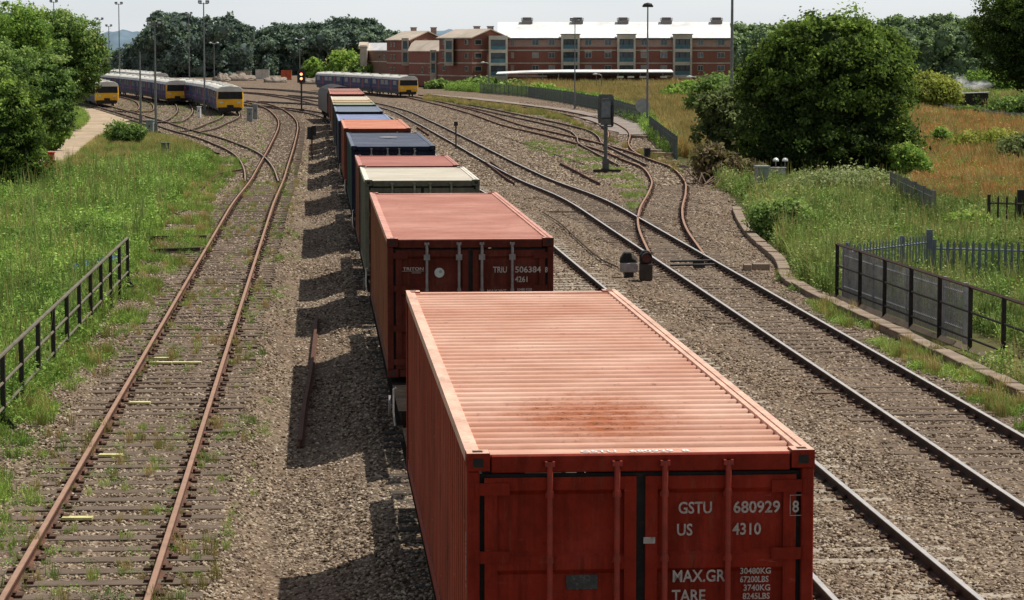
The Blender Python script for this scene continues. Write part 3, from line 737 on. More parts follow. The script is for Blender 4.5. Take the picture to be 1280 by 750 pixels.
c1 = container('large faded red container with a rust stained roof, nearest on the train', 17.86, 12.19, H1, (.29,.024,.009), (.58,.275,.18), (.78,.49,.365), .78, stained=True, sidec=(.33,.06,.03),
  marks=[('GSTU', .115, .26, .022, z0, FR, .84), ('680929', .115, .648, .022, z0, FR, .97), ('8', .115, 1.065, .016, z0, FR, .85),
         ('US', .115, .25, .022, z0-.155, FR, .85), ('4310', .115, .645, .022, z0-.155, FR, .88),
         ('MAX.GR.', .118, .22, .022, H1-.92, FR, .85), ('TARE', .118, .22, .022, H1-1.06, FR, .85),
         ('30480KG', .06, .70, .022, H1-.87, FR, .95), ('67200LBS', .06, .70, .022, H1-.93, FR, .85), ('3740KG', .06, .725, .022, H1-.99, FR, .95), ('8245LBS', .06, .72, .022, H1-1.05, FR, .92),
         ('NET', .118, .22, .022, H1-1.22, FR, .85), ('26740KG', .06, .70, .022, H1-1.19, FR, .95),
         ('GSTU   680929  8', .13, -.42, .075, H1-.005, UP, .80),
         ('GSTU 680929 8', .06, -W2-.002, .09, H1-.55, (math.pi/2, math.pi/2, -math.pi/2), 1.0)])
mb = MB()
for a in ((1.048,1.052,-.13+.095,.13-.02),(1.145,1.149,-.035,.11)): mb.box(a[0], a[1], .012, .016, z0+a[2]+.01, z0+a[3]+.01)
mb.box(1.048, 1.149, .012, .016, z0-.026, z0-.022); mb.box(1.048, 1.149, .012, .016, z0+.118, z0+.122); mb.build('marking_box', WHITEP, c1)
mb = MB(); mb.box(-.52, -.30, .05, .056, H1-.97, H1-.865); bevel(mb.build('data_plate', paint('plate_dark', (.05,.05,.045), (.2,.19,.17), .7, .6, 12, fine=50), c1), .006)
mb = MB(); mb.box(.018, .10, .018, .024, H1-.645, H1-.60); mb.build('sticker', WHITEP, c1)
GREY = paint('galvanised', (.26,.235,.23), (.12,.08,.07), .5, .5, 5, metal=.3)
H2 = 2.03
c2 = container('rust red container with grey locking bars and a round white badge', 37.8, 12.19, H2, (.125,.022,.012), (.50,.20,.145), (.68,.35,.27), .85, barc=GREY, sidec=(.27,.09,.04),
  marks=[('TRIU', .122, .33, .022, H2-.50, FR, .78), ('506384', .122, .65, .022, H2-.50, FR, 1.05), ('8', .11, 1.09, .014, H2-.50, FR, .75), ('4261', .115, .65, .022, H2-.64, FR, .88),
         ('MAX.WT', .075, .24, .022, H2-.80, FR, .95), ('30480 KGS', .05, .68, .022, H2-.77, FR, .95), ('67200 LBS', .05, .68, .022, H2-.83, FR, .95),
         ('TRITON', .062, -.99, .022, H2-.46, FR, 1.35), ('CONTAINERS', .022, -.86, .022, H2-.505, FR, 1.0)])
mb = MB(); mb.box(-1.03, -.68, .05, .054, H2-.478, H2-.472); mb.build('marking_line', WHITEP, c2)
mb = MB(); mb.tube([(-.455, .058, H2-.50), (-.455, .048, H2-.50)], .072, 24); mb.build('badge', paint('badge_white', (.55,.57,.53), (.3,.3,.28), .4), c2)
mb = MB(); mb.tube([(-.44, .046, H2-.485), (-.44, .044, H2-.485)], .022, 16); mb.build('badge_centre', paint('badge_grey', (.3,.33,.3)), c2)
CR = (.30,.27,.20)
container('short grey green container with a cream roof', 54.9, 6.06, 2.02, (.155,.15,.105), (.66,.60,.48), (.80,.74,.62), .85, sidec=(.14,.15,.11))
container('short maroon container between the cream and dark blue ones', 62.6, 6.06, 1.98, (.17,.035,.025), (.46,.17,.13), (.58,.27,.22), .85, sidec=(.2,.07,.04))
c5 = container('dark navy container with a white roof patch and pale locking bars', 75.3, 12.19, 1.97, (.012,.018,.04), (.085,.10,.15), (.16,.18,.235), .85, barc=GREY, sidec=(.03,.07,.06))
mb = MB(); mb.tube([(0.05, 7.2, 1.985), (0.05, 7.2, 1.99)], .30, 10); mb.build('roof_patch', WHITEP, c5)
container('orange red container just beyond the dark navy one', 94.7, 12.19, 1.98, (.17,.03,.015), (.55,.19,.11), (.72,.33,.22), .85, sidec=(.25,.07,.04), detail=0)
container('light blue roofed container on the freight train', 117, 12.19, 1.93, (.02,.025,.045), (.20,.24,.41), (.32,.37,.53), .85, sidec=(.05,.05,.07), detail=0)
container('slate grey blue container beyond the light blue one', 133.8, 12.19, 1.95, (.012,.018,.03), (.16,.20,.27), (.25,.29,.36), .85, sidec=(.04,.05,.06), detail=0)
container('short pale green container between slate and tan ones', 150, 6.06, 1.95, (.02,.03,.03), (.25,.29,.20), (.34,.37,.27), .85, sidec=(.1,.07,.05), detail=0)
container('short tan orange container between green and cream ones', 157, 6.06, 1.95, (.2,.1,.04), (.52,.34,.16), (.62,.44,.25), .85, sidec=(.2,.08,.05), detail=0)
container('cream container near the far end of the train', 164, 12.19, 1.95, (.3,.25,.17), (.62,.52,.40), (.75,.66,.53), .85, sidec=(.25,.1,.07), detail=0)
container('maroon container next to the locomotive at the far end', 183.5, 12.19, 1.98, (.16,.03,.02), (.45,.16,.12), (.56,.25,.2), .85, sidec=(.24,.09,.06), detail=0)
container('last rust brown container right behind the locomotive', 197, 12.19, 1.98, (.16,.05,.03), (.36,.17,.13), (.45,.24,.2), .85, sidec=(.22,.1,.07), detail=0)

# flat wagons
WAG = paint('wagon_steel', (.020,.015,.012), (.045,.026,.017), .5, .9, 3, spec=.04)
WHEEL = paint('wheel_steel', (.06,.05,.045), (.11,.07,.05), .5, .6, 4)
def wagon(label, y0, y1, detail=True):
    L = y1-y0; t = thing('flat_wagon', label, 'flat wagon', (TX(y0), y0, gz((y0+y1)/2)), math.atan(.0755), 'flat wagons of the freight train')
    mb = MB()
    for s in (-1, 1):
        a, b_ = sorted((s*1.12, s*1.02)); mb.box(a, b_, 0, L, .60, .77); a, b_ = sorted((s*1.18, s*.96)); mb.box(a, b_, 0, L, .58, .605); a, b_ = sorted((s*1.16, s*.96)); mb.box(a, b_, .002, L-.002, .765, .775)
    for i in range(int(L/1.5)+1): y = i*1.5; mb.box(-1.03, 1.03, y, min(L, y+.12), .62, .762)
    mb.box(-.15, .15, 0, L, .5, .74); mb.build('underframe', WAG, t)
    for yb in (2.0, L-2.0):
        bg_ = MB()
        for s in (-1, 1):
            a, b_ = sorted((s*.98, s*.90)); bg_.prism([(yb-1.2,.30),(yb-.5,.24),(yb-.3,.18),(yb+.3,.18),(yb+.5,.24),(yb+1.2,.30),(yb+1.2,.42),(yb+.4,.52),(yb-.4,.52),(yb-1.2,.42)], 'x', a, b_)
            for q in (-.9, .9): a2, b2 = sorted((s*1.06, s*.9)); bg_.box(a2, b2, yb+q-.12, yb+q+.12, .24, .46)
        bg_.box(-.9, .9, yb-.2, yb+.2, .3, .5); bo = bg_.build('bogie', WAG, t)
        for q in (-.9, .9):
            w = MB()
            for s in (-1, 1): w.tube([(s*.69, yb+q, .37), (s*.79, yb+q, .37)], .36, 22); w.tube([(s*.66, yb+q, .37), (s*.69, yb+q, .37)], .385, 22)
            w.tube([(-.7, yb+q, .37), (.7, yb+q, .37)], .07, 8); w.build('wheelset', WHEEL, bo)
    for (y, s) in ((0, -1), (L, 1)):
        for x in (-.86, .86):
            b2 = MB(); b2.tube([(x, y-s*.0, .66), (x, y+s*.32, .66)], .08, 10); b2.tube([(x, y+s*.32, .66), (x, y+s*.36, .66)], .19, 16); b2.build('buffer', WAG, t)
    hb = MB(); hb.tube([(-1.2, L*.12, .55), (-1.23, L*.12, .55)], .15, 14); hb.build('brake_wheel', GREY, t)
    hb = MB(); hb.tube([(-1.2, .18, .55), (-1.22, .18, .75), (-1.22, .18, 1.05), (-1.18, .18, 1.07)], .014, 6); hb.build('grab_rail', paint('white_enamel', (.55,.52,.48), (.2,.15,.1), .6), t)
    for y in (L*.3, L*.62):
        v = MB(); v.box(-.95, -.35, y, y+.7, .3, .6); v.tube([(.3, y, .42), (.3, y+1.0, .42)], .16, 12); v.build('brake_gear', WAG, t)
    return t
for a, b_, lab in ((14.5,33.3,'flat wagon under the nearest faded red container'),(34.8,52.9,'flat wagon under the rust red container with grey bars'),(54,72.4,'flat wagon under the cream roofed and maroon short containers'),(73.6,91.6,'flat wagon under the dark navy container'),(92.8,110.8,'flat wagon under the orange red container'),(112.2,131.2,'flat wagon under the light blue roofed container'),(132.6,148.6,'flat wagon under the slate grey blue container'),(149.6,176.8,'long flat wagon under green, tan and cream containers'),(178.2,196.2,'flat wagon under the maroon container near the locomotive'),(196.9,211,'flat wagon under the last rust brown container')):
    wagon(lab, a, b_)
# locomotive
lc = thing('locomotive', 'dark diesel locomotive with arched roof at the far end of the container train', 'locomotive', (TX(213)-.1, 213, gz(213)), math.atan(.12))
LD = paint('loco_dark', (.02,.02,.024), (.12,.08,.06), .5, .5, 1); LR = paint('loco_roof', (.035,.032,.032), (.10,.07,.05), .5, .7, 1); LM_ = paint('loco_maroon', (.16,.04,.035), (.06,.03,.03), .4, .6, 1)
mb = MB(); mb.box(-1.2, 1.2, 0, 16, .75, 2.3); mb.build('body', LD, lc)
mb = MB(); mb.prism([(-1.22,2.3),(-1.0,2.62),(-.5,2.85),(0,2.92),(.5,2.85),(1.0,2.62),(1.22,2.3)], 'y', -.05, 16.05); mb.build('roof', LR, lc)
mb = MB(); mb.box(-1.21, 1.21, -.03, 0, .8, 1.55); mb.build('end_panel', LM_, lc)
for s in (-1, 1):
    mb = MB(); a, b_ = sorted((s*.15, s*1.0)); mb.box(a, b_, -.035, 0, 1.65, 2.2); mb.build('windscreen', glass('cab_glass'), lc)
    for y in (2.5, 13.5):
        mb = MB(); a, b_ = sorted((s*.95, s*.75)); mb.prism([(y-1.9,.3),(y+1.9,.3),(y+1.6,.7),(y-1.6,.7)], 'x', a, b_)
        for q in (-1.3, 0, 1.3): mb.tube([(s*.69, y+q, .42), (s*.8, y+q, .42)], .42, 18)
        mb.build('bogie', WAG, lc)
mb = MB(); mb.box(-.9, .9, 5.5, 10.5, .3, .75); mb.build('fuel_tank', WAG, lc)

# ------------------------------------------------------------------ passenger trains
BLUE = paint('livery_blue', (.03,.05,.15), (.04,.03,.05), .4, .6, 1, spec=.12); CREAMR = paint('train_roof', (.70,.68,.62), (.35,.32,.26), .5, .6, .6)
YFR = paint('warning_yellow', (.88,.46,.02), (.35,.18,.05), .35, .5, 2); PINK = paint('door_pink', (.20,.06,.10), (.1,.05,.07), .3, .6, spec=.15); UND = paint('underframe_dark', (.02,.018,.018))
WSC = paint('train_glass', (.012,.014,.018), amount=.1, rough=.3, spec=.25); LAMP = paint('lamp_lens', (.7,.7,.62), rough=.3)
def dmu(label, base, ang, ncar, group='passenger trains in the yard', bend=0.0, wide=2.45, grp=None):
    t = thing('passenger_train', label, 'passenger train', base, ang, group)
    w = wide/2; h = 2.62; off = 0; x = 0; a = 0; L = 19.5
    for k in range(ncar):
        cobj = bpy.data.objects.new('carriage', None)
        M = Matrix.Translation((x, off, 0)) @ Matrix.Rotation(a, 4, 'Z')
        # body shell
        mb = MB(); f0 = .35 if k == 0 else .0
        mb.prism([(-w,.72),(w,.72),(w+.03,1.3),(w-.02,2.1),(-w+.02,2.1),(-w-.03,1.3)], 'y', f0, L)
        body = mb.build('carriage', BLUE, t); body.matrix_local = M
        r = MB(); r.prism([(-w,2.1),(w,2.1),(w-.10,2.36),(w-.38,2.53),(0,2.60),(-w+.38,2.53),(-w+.10,2.36)], 'y', f0, L); r.build('roof', CREAMR, body)
        u = MB(); u.box(-w+.15, w-.15, f0+.2, L-.1, .35, .72); 
        for yb in (2.6, L-2.6):
            for s in (-1, 1):
                for q in (-1, 1): u.tube([(s*.7, yb+q, .34), (s*.8, yb+q, .34)], .34, 14)
                aa, bb = sorted((s*.85, s*.95)); u.box(aa, bb, yb-1.4, yb+1.4, .25, .6)
        u.build('underframe', UND, body)
        v = MB()
        for q in range(3): v.box(-.5, .5, 3+q*6, 4.6+q*6, 2.58, 2.68)
        v.build('roof_pod', CREAMR, body)
        for s in (-1, 1):
            for q in range(6):
                y = 1.9+q*2.85
                if q in (1, 4):
                    d = MB(); aa, bb = sorted((s*(w+.035), s*(w-.05))); d.box(aa, bb, y, y+1.3, .78, 2.08); d.build('door', PINK, body)
                else:
                    g = MB(); aa, bb = sorted((s*(w+.03), s*(w-.05))); g.box(aa, bb, y-.2, y+2.1, 1.42, 1.98); g.build('window', WSC, body)
            st = MB(); aa, bb = sorted((s*(w+.032), s*(w-.05))); st.box(aa, bb, f0+.4, L-.2, 1.02, 1.10); st.build('stripe', PINK, body)
        if k == 0:
            # rounded yellow cab end with dark windscreen
            fr = MB(); prof = [(-w,.62),(w,.62),(w+.03,1.3),(w-.02,2.1),(-w+.02,2.1),(-w-.03,1.3)]
            n = len(prof); rings = []
            for (yy, sc) in ((.36, 1.0), (.12, .97), (.0, .88)): rings.append([(p[0]*sc, yy, 1.36+(p[1]-1.36)*(sc if sc == 1 else (sc+.06))) for p in prof])
            vs = sum(rings, []); fs = []
            for i in range(2):
                for q in range(n): fs.append((i*n+q, i*n+(q+1) % n, (i+1)*n+(q+1) % n, (i+1)*n+q))
            fs.append(tuple(range(2*n, 3*n))); fr.add(vs, fs); fr.build('front_panel', YFR, body)
            g = MB(); g.prism([(-w+.10,1.40),(w-.10,1.40),(w-.14,2.05),(-w+.14,2.05)], 'y', -.03, .15); g.build('windscreen', WSC, body)
            g = MB(); g.prism([(-w+.05,2.08),(w-.05,2.08),(w-.16,2.34),(w-.45,2.50),(0,2.56),(-w+.45,2.50),(-w+.16,2.34)], 'y', -.04, .36); g.build('roof_dome', CREAMR, body)
            g = MB(); g.box(-.03, .03, -.04, 0, 1.40, 2.05); g.build('windscreen_pillar', UND, body)
            for s in (-1, 1):
                g = MB(); g.box(s*.78-.16, s*.78+.16, -.02, .1, 1.02, 1.16); g.build('headlight', LAMP, body)
            g = MB(); g.box(-.28, .28, -.22, .1, .36, .70); g.box(-.9, .9, .02, .3, .26, .60); g.build('coupler', UND, body)
            if bend < 0 or True:
                g = MB(); g.box(-.30, .30, -.028, .05, .66, .86); g.build('gangway_plate', UND, body)
        d = Vector((-math.sin(a), math.cos(a)))
        x += d.x*(L+.45); off += d.y*(L+.45)
        if k < ncar-1:
            g = MB(); g.box(-.6, .6, L, L+.45, .7, 2.3); g.build('gangway', UND, body)
        a += bend
    return t
def ang_of(p, q): d = q-p; return math.atan2(-d.x, d.y)
def anchor(px, py): return P(px, py)
dmu('yellow fronted diesel train nearest in the left yard, by the tall lamp mast', P(288,143), ang_of(P(288,143), U(253,100,300)), 3, bend=.045)
dmu('yellow fronted diesel train in the middle of the left yard', P(222,130), ang_of(P(222,130), U(152,100,370)), 4, bend=.02)
dmu('yellow fronted diesel train half hidden under the leftmost trees', P(134,133), ang_of(P(134,133), U(92,100,330)), 3, bend=.03)
dmu('yellow fronted diesel train at the outer end of the left yard, behind the middle one', P(200,114.5), ang_of(P(200,114.5), U(130,90,460)), 3, bend=.02)
dmu('three car diesel train passing the brick apartment block on the main line', P(511,121), ang_of(P(511,121), Vector((-25.5, 378, 0))), 3, bend=.02, group=None)

# ------------------------------------------------------------------ apartment blocks
def brickmat(name, c1, c2, mortar):
    m, nt, b = nodes(name); tc = N(nt, 'ShaderNodeTexCoord'); mp = N(nt, 'ShaderNodeMapping'); mp.inputs['Rotation'].default_value = (math.pi/2, 0, 0)
    nt.links.new(tc.outputs['Object'], mp.inputs[0]); bk = N(nt, 'ShaderNodeTexBrick'); bk.inputs['Scale'].default_value = 4
    bk.inputs['Color1'].default_value = c1+(1,); bk.inputs['Color2'].default_value = c2+(1,); bk.inputs['Mortar'].default_value = mortar+(1,)
    nt.links.new(mp.outputs[0], bk.inputs['Vector']); n = noise(nt, .35, 5, .65)
    nt.links.new(mixc(nt, ramp(nt, n, [(.35, (0,0,0)), (.7, (.5,.5,.5))]), bk.outputs['Color'], tuple(x*.55 for x in c1)), b.inputs['Base Color'])
    b.inputs['Roughness'].default_value = .9; return m
BRICK = brickmat('red_brick', (.33,.115,.075), (.25,.08,.055), (.28,.18,.15)); BRICKP = brickmat('pale_brick', (.48,.33,.28), (.40,.25,.21), (.5,.42,.36)); BRICKB = brickmat('brown_brick', (.27,.15,.10), (.20,.11,.075), (.3,.22,.17))
CREAM = paint('cream_render', (.52,.47,.38), (.3,.26,.2), .3, .85, .5); MET = paint('pale_metal_roof', (.88,.87,.85), (.75,.73,.70), .3, .5, .3, metal=.0, spec=.6)
TANR = paint('tan_roof', (.50,.42,.34), (.35,.28,.22), .4, .8, .3); EAVE = paint('dark_eaves', (.05,.045,.045)); WG = glass('window_glass', (.035,.055,.065)); WG2 = paint('pane_blind', (.33,.32,.28), amount=.2, rough=.4); WG3 = glass('pane_sky', (.10,.13,.16)); WGT = glass('teal_glass', (.025,.085,.10)); FRM = paint('window_frame', (.42,.40,.36), amount=.2)  # WG3: sky reflection painted in as a paler pane colour
BAL = paint('balcony_teal', (.07,.16,.19), (.05,.08,.1), .3, .4)
D0 = 405.0; S0 = D0/FPX
bx = lambda px: U(px, 60, D0).x
bz = lambda py: U(640, py, D0).z-gz(D0)
blk = thing('apartment_building', 'long red brick apartment block with white metal roof and cream balcony towers', 'apartment building', (bx(640), D0, gz(D0)))
X = lambda px: (px-640)*S0*1.0
ridge_z = U(640, 28.5, D0+6).z-gz(D0); eave_z = bz(47.5)
mb = MB(); mb.box(X(633), X(912), 0, 12, 0, bz(58.5)); wl = mb.build('wall', BRICK, blk)
mb = MB(); mb.box(X(633), X(912), .02, 12, bz(58.5), eave_z); mb.prism([(.03,eave_z),(12,eave_z),(6,ridge_z-.1)], 'x', X(633.2), X(911.8)); mb.build('upper_wall', BRICKP, blk)
mb = MB(); t_ = .12
mb.prism([(-.45,eave_z-.12),(6,ridge_z-.0),(12.45,eave_z-.12),(12.45,eave_z+.02),(6,ridge_z+t_),(-.45,eave_z+.02)], 'x', X(622), X(914)); rf = mb.build('roof', MET, blk)
mb = MB(); mb.box(X(634), X(914), -.52, -.40, eave_z-.22, eave_z-.02); mb.build('eaves', EAVE, blk)
for px in (659, 722.7, 780, 834.7, 898):
    v = MB(); w = .85
    v.box(X(px)-w, X(px)+w, 5.2, 6.8, ridge_z-.2, ridge_z+.35)
    for q in range(3): v.box(X(px)-w-.1, X(px)+w+.1, 5.1, 6.9, ridge_z+.35+q*.16, ridge_z+.43+q*.16)
    v.box(X(px)-w*.8, X(px)+w*.8, 5.4, 6.6, ridge_z+.3, ridge_z+.85)
    v.build('roof_vent', GREY, blk)
for a, b_ in ((633.4,700.8),(724,770.6),(793.6,839.9),(863.7,911.9)):
    for py in (62.8, 78.9, 95.0):
        m_ = MB(); m_.box(X(a), X(b_), -.035, 0, bz(py)-.09, bz(py)+.09); m_.build('band_course', CREAM, blk)
def window(x0, x1, y0, y1, par, Y=-.0, gl=WG, mull=1):
    f = MB(); e = .07; f.box(x0, x1, Y-.06, Y+.02, y0, y0+e); f.box(x0, x1, Y-.06, Y+.02, y1-e, y1)
    f.box(x0, x0+e, Y-.06, Y+.02, y0+e, y1-e); f.box(x1-e, x1, Y-.06, Y+.02, y0+e, y1-e)
    for k in range(mull): xm = x0+(x1-x0)*(k+1)/(mull+1); f.box(xm-.03, xm+.03, Y-.058, Y+.02, y0+e, y1-e)
    w_ = f.build('window', FRM, par); p = MB(); p.box(x0+.03, x1-.03, Y-.025, Y+.015, y0+.03, y1-.03); p.build('pane', random.choice([gl, gl, gl, WG2, WG3]), w_); return w_
floors = [(49.3,56.8),(65.6,72.6),(81.5,88.6),(97.5,103)]
for cx, wd in ((640.5,4),(669,8.5),(689.5,8),(735,8.5),(759.5,8.5),(804.5,8.5),(829,8.5),(874.5,7),(900,9.5)):
    for k, (a, b_) in enumerate(floors[:3]): window(X(cx-wd/2), X(cx+wd/2), bz(b_), bz(a), blk, 0 if k else .02, WGT if (k == 0 and wd > 8) else WG)
    if cx in (735, 759.5, 804.5, 829): m_ = MB(); m_.box(X(cx-wd/2-.5), X(cx+wd/2+.5), -.07, 0, bz(64.9), bz(61.8)); m_.build('lintel', CREAM, blk)
def tower(x0, x1, top, par, bot=101, Y=-1.1, lv=((48.8,61),(65,77.2),(81.5,93.6)), DX=X, Z=bz):
    tw = MB(); e = .32
    tw.box(DX(x0), DX(x0)+e, Y, .0, 0, Z(top)); tw.box(DX(x1)-e, DX(x1), Y, .0, 0, Z(top)); tw.box(DX(x0)+e, DX(x1)-e, Y+.02, .0, Z(lv[0][0]), Z(top)-.001)
    for a, b_ in zip(lv, lv[1:]): tw.box(DX(x0)+e, DX(x1)-e, Y+.02, .0, Z(b_[0]), Z(a[1]))
    tw.box(DX(x0)+e, DX(x1)-e, Y+.02, .0, Z(98), Z(lv[-1][1]))
    o = tw.build('balcony_tower', CREAM, par)
    cp = MB(); cp.box(DX(x0)-.15, DX(x1)+.15, Y-.15, .1, Z(top), Z(top)+.12); cp.build('coping', EAVE, o)
    for a, b_ in lv:
        g = MB(); g.box(DX(x0)+e, DX(x1)-e, -.25, -.2, Z(b_), Z(a)); g.build('glazing', WG, o)
        g = MB(); g.box(DX(x0)+e, DX(x1)-e, Y+.05, Y+.10, Z(b_), Z(b_)+(Z(a)-Z(b_))*.42); g.build('balcony_panel', BAL, o)
        g = MB(); xm = (DX(x0)+DX(x1))/2; 
        for dx in (-.45, .45): g.box(xm+dx-.05, xm+dx+.05, -.32, -.26, Z(b_), Z(a))
        g.build('mullion', EAVE, o)
for a, b_ in ((701,724),(770.7,793.5),(840,863.6)): tower(a, b_, 43.3, blk)
# left wing: stepped gabled blocks. Every block is given by ground points A (far left), B (near corner), C (right)
def gabled(par, A, B, C, ez, rz, wallm, roofm, over=.35, bands=()):
    Bv = Vector(B); a = Vector(A)-Bv; c = Vector(C)-Bv; la, lc_ = a.length, c.length; a.normalize(); c.normalize()
    q = lambda u, v, z: Bv+a*u+c*v+Vector((0,0,z))
    m_ = MB(); vs = [q(0,0,0),q(0,lc_,0),q(la,lc_,0),q(la,0,0),q(0,0,ez),q(0,lc_,ez),q(la,lc_,ez),q(la,0,ez),q(0,lc_/2,rz),q(la,lc_/2,rz)]
    m_.add(vs, [(0,1,5,4),(1,2,6,5),(2,3,7,6),(3,0,4,7),(4,5,8),(6,7,9)]); w_ = m_.build('wall', wallm, par)
    m_ = MB(); sl_ = (rz-ez)/(lc_/2); o = over
    for s in (0, 1):
        v0, v1 = (-o, lc_/2) if s == 0 else (lc_+o, lc_/2)
        vs = [q(-o,v0,ez-o*sl_+.05),q(la+o,v0,ez-o*sl_+.05),q(la+o,v1,rz+.05),q(-o,v1,rz+.05)]
        vs += [v+Vector((0,0,.16)) for v in vs]
        m_.add(vs, [(0,1,2,3),(4,5,6,7),(0,1,5,4),(1,2,6,5),(2,3,7,6),(3,0,4,7)])
    m_.build('roof', roofm, par)
    for z in bands:
        m_ = MB(); n1_ = -c*.04; n2_ = -a*.04
        vs = [q(-.04,-.04,z-.09),q(la,-.04,z-.09),q(la,-.04,z+.09),q(-.04,-.04,z+.09)]; m_.add(vs, [(0,1,2,3)])
        vs = [q(-.042,-.04,z-.09),q(-.042,lc_,z-.09),q(-.042,lc_,z+.09),q(-.042,-.04,z+.09)]; m_.add(vs, [(0,1,2,3)])
        m_.build('band_course', CREAM, par)
    return q, la, lc_
def Ug(px, d): p = U(px, 60, d); return Vector((p.x, d, 0))
def wall_window(par, q, side, t, w, z0_, z1_, gl=WG):
    """window on face 'a' (long side, v=0) or 'c' (gable side, u=0), t = distance along the face"""
    m_ = MB(); g = MB(); e = .07
    def pt(s, z, out): return q(s, -out, z) if side == 'a' else q(-out, s, z)
    def slab(mm, s0, s1, za, zb_, o1):
        vs = [pt(s0,za,.0),pt(s1,za,.0),pt(s1,zb_,.0),pt(s0,zb_,.0),pt(s0,za,o1),pt(s1,za,o1),pt(s1,zb_,o1),pt(s0,zb_,o1)]
        mm.add(vs, [(0,1,2,3),(4,5,6,7),(0,1,5,4),(1,2,6,5),(2,3,7,6),(3,0,4,7)])
    slab(m_, t, t+w, z0_, z0_+e, .07); slab(m_, t, t+w, z1_-e, z1_, .07); slab(m_, t, t+e, z0_, z1_, .072); slab(m_, t+w-e, t+w, z0_, z1_, .072)
    f = m_.build('window', FRM, par); slab(g, t+.03, t+w-.03, z0_+.03, z1_-.03, .03); g.build('pane', gl, f)
def wing(name, label):
    return thing(name, label, 'apartment building', (0, 0, gz(D0)))
hz = lambda py, d: U(640, py, d).z-gz(d)
# gable block next to the long block
w1 = wing('apartment_building', 'gabled brick block with tan roof joining the long block on its left')
q, la, lc_ = gabled(w1, Ug(549, 409), Ug(590, 399), Ug(634, 403), hz(47.5, 400), hz(37.5, 401), BRICK, TANR, .4, [hz(62.6, 400), hz(78.8, 400), hz(95, 400)])
for z0_, z1_ in ((56,49.5),(73,66),(89,82.5)):
    for t in (.4, 3.6): pass
    wall_window(w1, q, 'c', .5, 1.3, hz(z0_, 400), hz(z1_, 400))
    wall_window(w1, q, 'a', 1.2, 1.1, hz(z0_, 402), hz(z1_, 402)); wall_window(w1, q, 'a', la-2.2, 1.0, hz(z0_, 402), hz(z1_, 402))
# glazed bay with cream frame on the gable end, and one on the long side
def bay(par, x0, x1, d, top, bot, lv, e=.3):
    m_ = MB(); a, b_ = Ug(x0, d).x, Ug(x1, d).x; Y = d
    m_.box(a, a+e, Y, Y+2.2, hz(bot, d), hz(top, d)); m_.box(b_-e, b_, Y, Y+2.2, hz(bot, d), hz(top, d)); edges = [top]+sum([[u, v] for u, v in lv], [])+[bot]
    for i in range(0, len(edges), 2): m_.box(a+e, b_-e, Y+.02, Y+2.2, hz(edges[i+1], d), hz(edges[i], d))
    o = m_.build('balcony_tower', CREAM, par)
    for u, v in lv:
        g = MB(); g.box(a+e, b_-e, Y+.5, Y+.6, hz(v, d), hz(u, d)); g.build('glazing', WG, o)
        g = MB(); g.box(a+e, b_-e, Y+.06, Y+.12, hz(v, d), hz(v, d)+(hz(u, d)-hz(v, d))*.4); g.build('balcony_panel', BAL, o)
bay(w1, 611, 634.5, 398.6, 44.5, 102, [(49.5,62),(66,78.5),(82,94.5)])
bay(w1, 555.5, 566.5, 403, 47.5, 82, [(51,61.5),(65,77.5)], .22)
# low middle block
w2 = wing('apartment_building', 'low brick block with tan roof between the two gabled blocks')
q, la, lc_ = gabled(w2, Ug(511, 424), Ug(549, 413), Ug(560, 424), hz(64.5, 413), hz(52, 420), BRICK, TANR, .35, [hz(79.5, 413), hz(94, 413)])
bay(w2, 537.5, 545.5, 413.6, 62.5, 104, [(65.5,76),(79.5,91)], .2)
for z0_, z1_ in ((91,84),):
    for t in (3.2, 6.2): wall_window(w2, q, 'a', t, .9, hz(z0_, 414), hz(z1_, 414))
# far gabled block
w3 = wing('apartment_building', 'gabled brick block with pale brick gable left of the low block')
q, la, lc_ = gabled(w3, Ug(483.5, 436), Ug(512, 428), Ug(556, 438), hz(50.5, 428), hz(40, 432), BRICK, TANR, .4, [hz(63.8, 428), hz(79, 428)])
for a_, b_ in ((58.5,53),(74,68),(89,84)):
    for t in (la-2.0, la-3.3): wall_window(w3, q, 'a', t, .6, hz(a_, 430), hz(b_, 430))
    wall_window(w3, q, 'c', 1.6, 1.0, hz(a_, 430), hz(b_, 430))
bay(w3, 502, 510.8, 427.3, 47.5, 82, [(51,61),(65.5,77.5)], .2)
# small cream and brown house at the far left of the blocks
w4 = wing('apartment_building', 'small cream and brown block with light roof, leftmost of the brick blocks')
q, la, lc_ = gabled(w4, Ug(458, 452), Ug(484, 443), Ug(487, 450), hz(63.5, 443), hz(55, 446), BRICKB, MET, .3, [hz(77, 443)])
m_ = MB(); m_.box(Ug(450.5,450).x, Ug(459,450).x, 449, 455, 0, hz(56.5, 450)); m_.prism([(448.8,hz(59.5,450)),(455.3,hz(59.5,450)),(455.3,hz(54,450)),(452,hz(52.5,450)),(448.8,hz(57.8,450))], 'x', Ug(450,450).x-.2, Ug(459.5,450).x, 1); m_.build('cream_bay', [CREAM, TANR], w4)
for t in (1.0, 3.2): wall_window(w4, q, 'a', t, .9, hz(74, 445), hz(68.5, 445))
# chimneys behind the gables
for px, d, par in ((517,446,w3),(542,450,w3),(596,412,w1),(613,411,w1)):
    m_ = MB(); x = Ug(px, d).x; m_.box(x-.5, x+.5, d, d+.8, hz(46, d), hz(35 if px < 560 else 33.5, d)); m_.box(x-.6, x+.6, d-.1, d+.9, hz(35 if px < 560 else 33.5, d), hz(34 if px < 560 else 32.5, d)); m_.build('chimney', BRICKP if px < 560 else GREY, par)
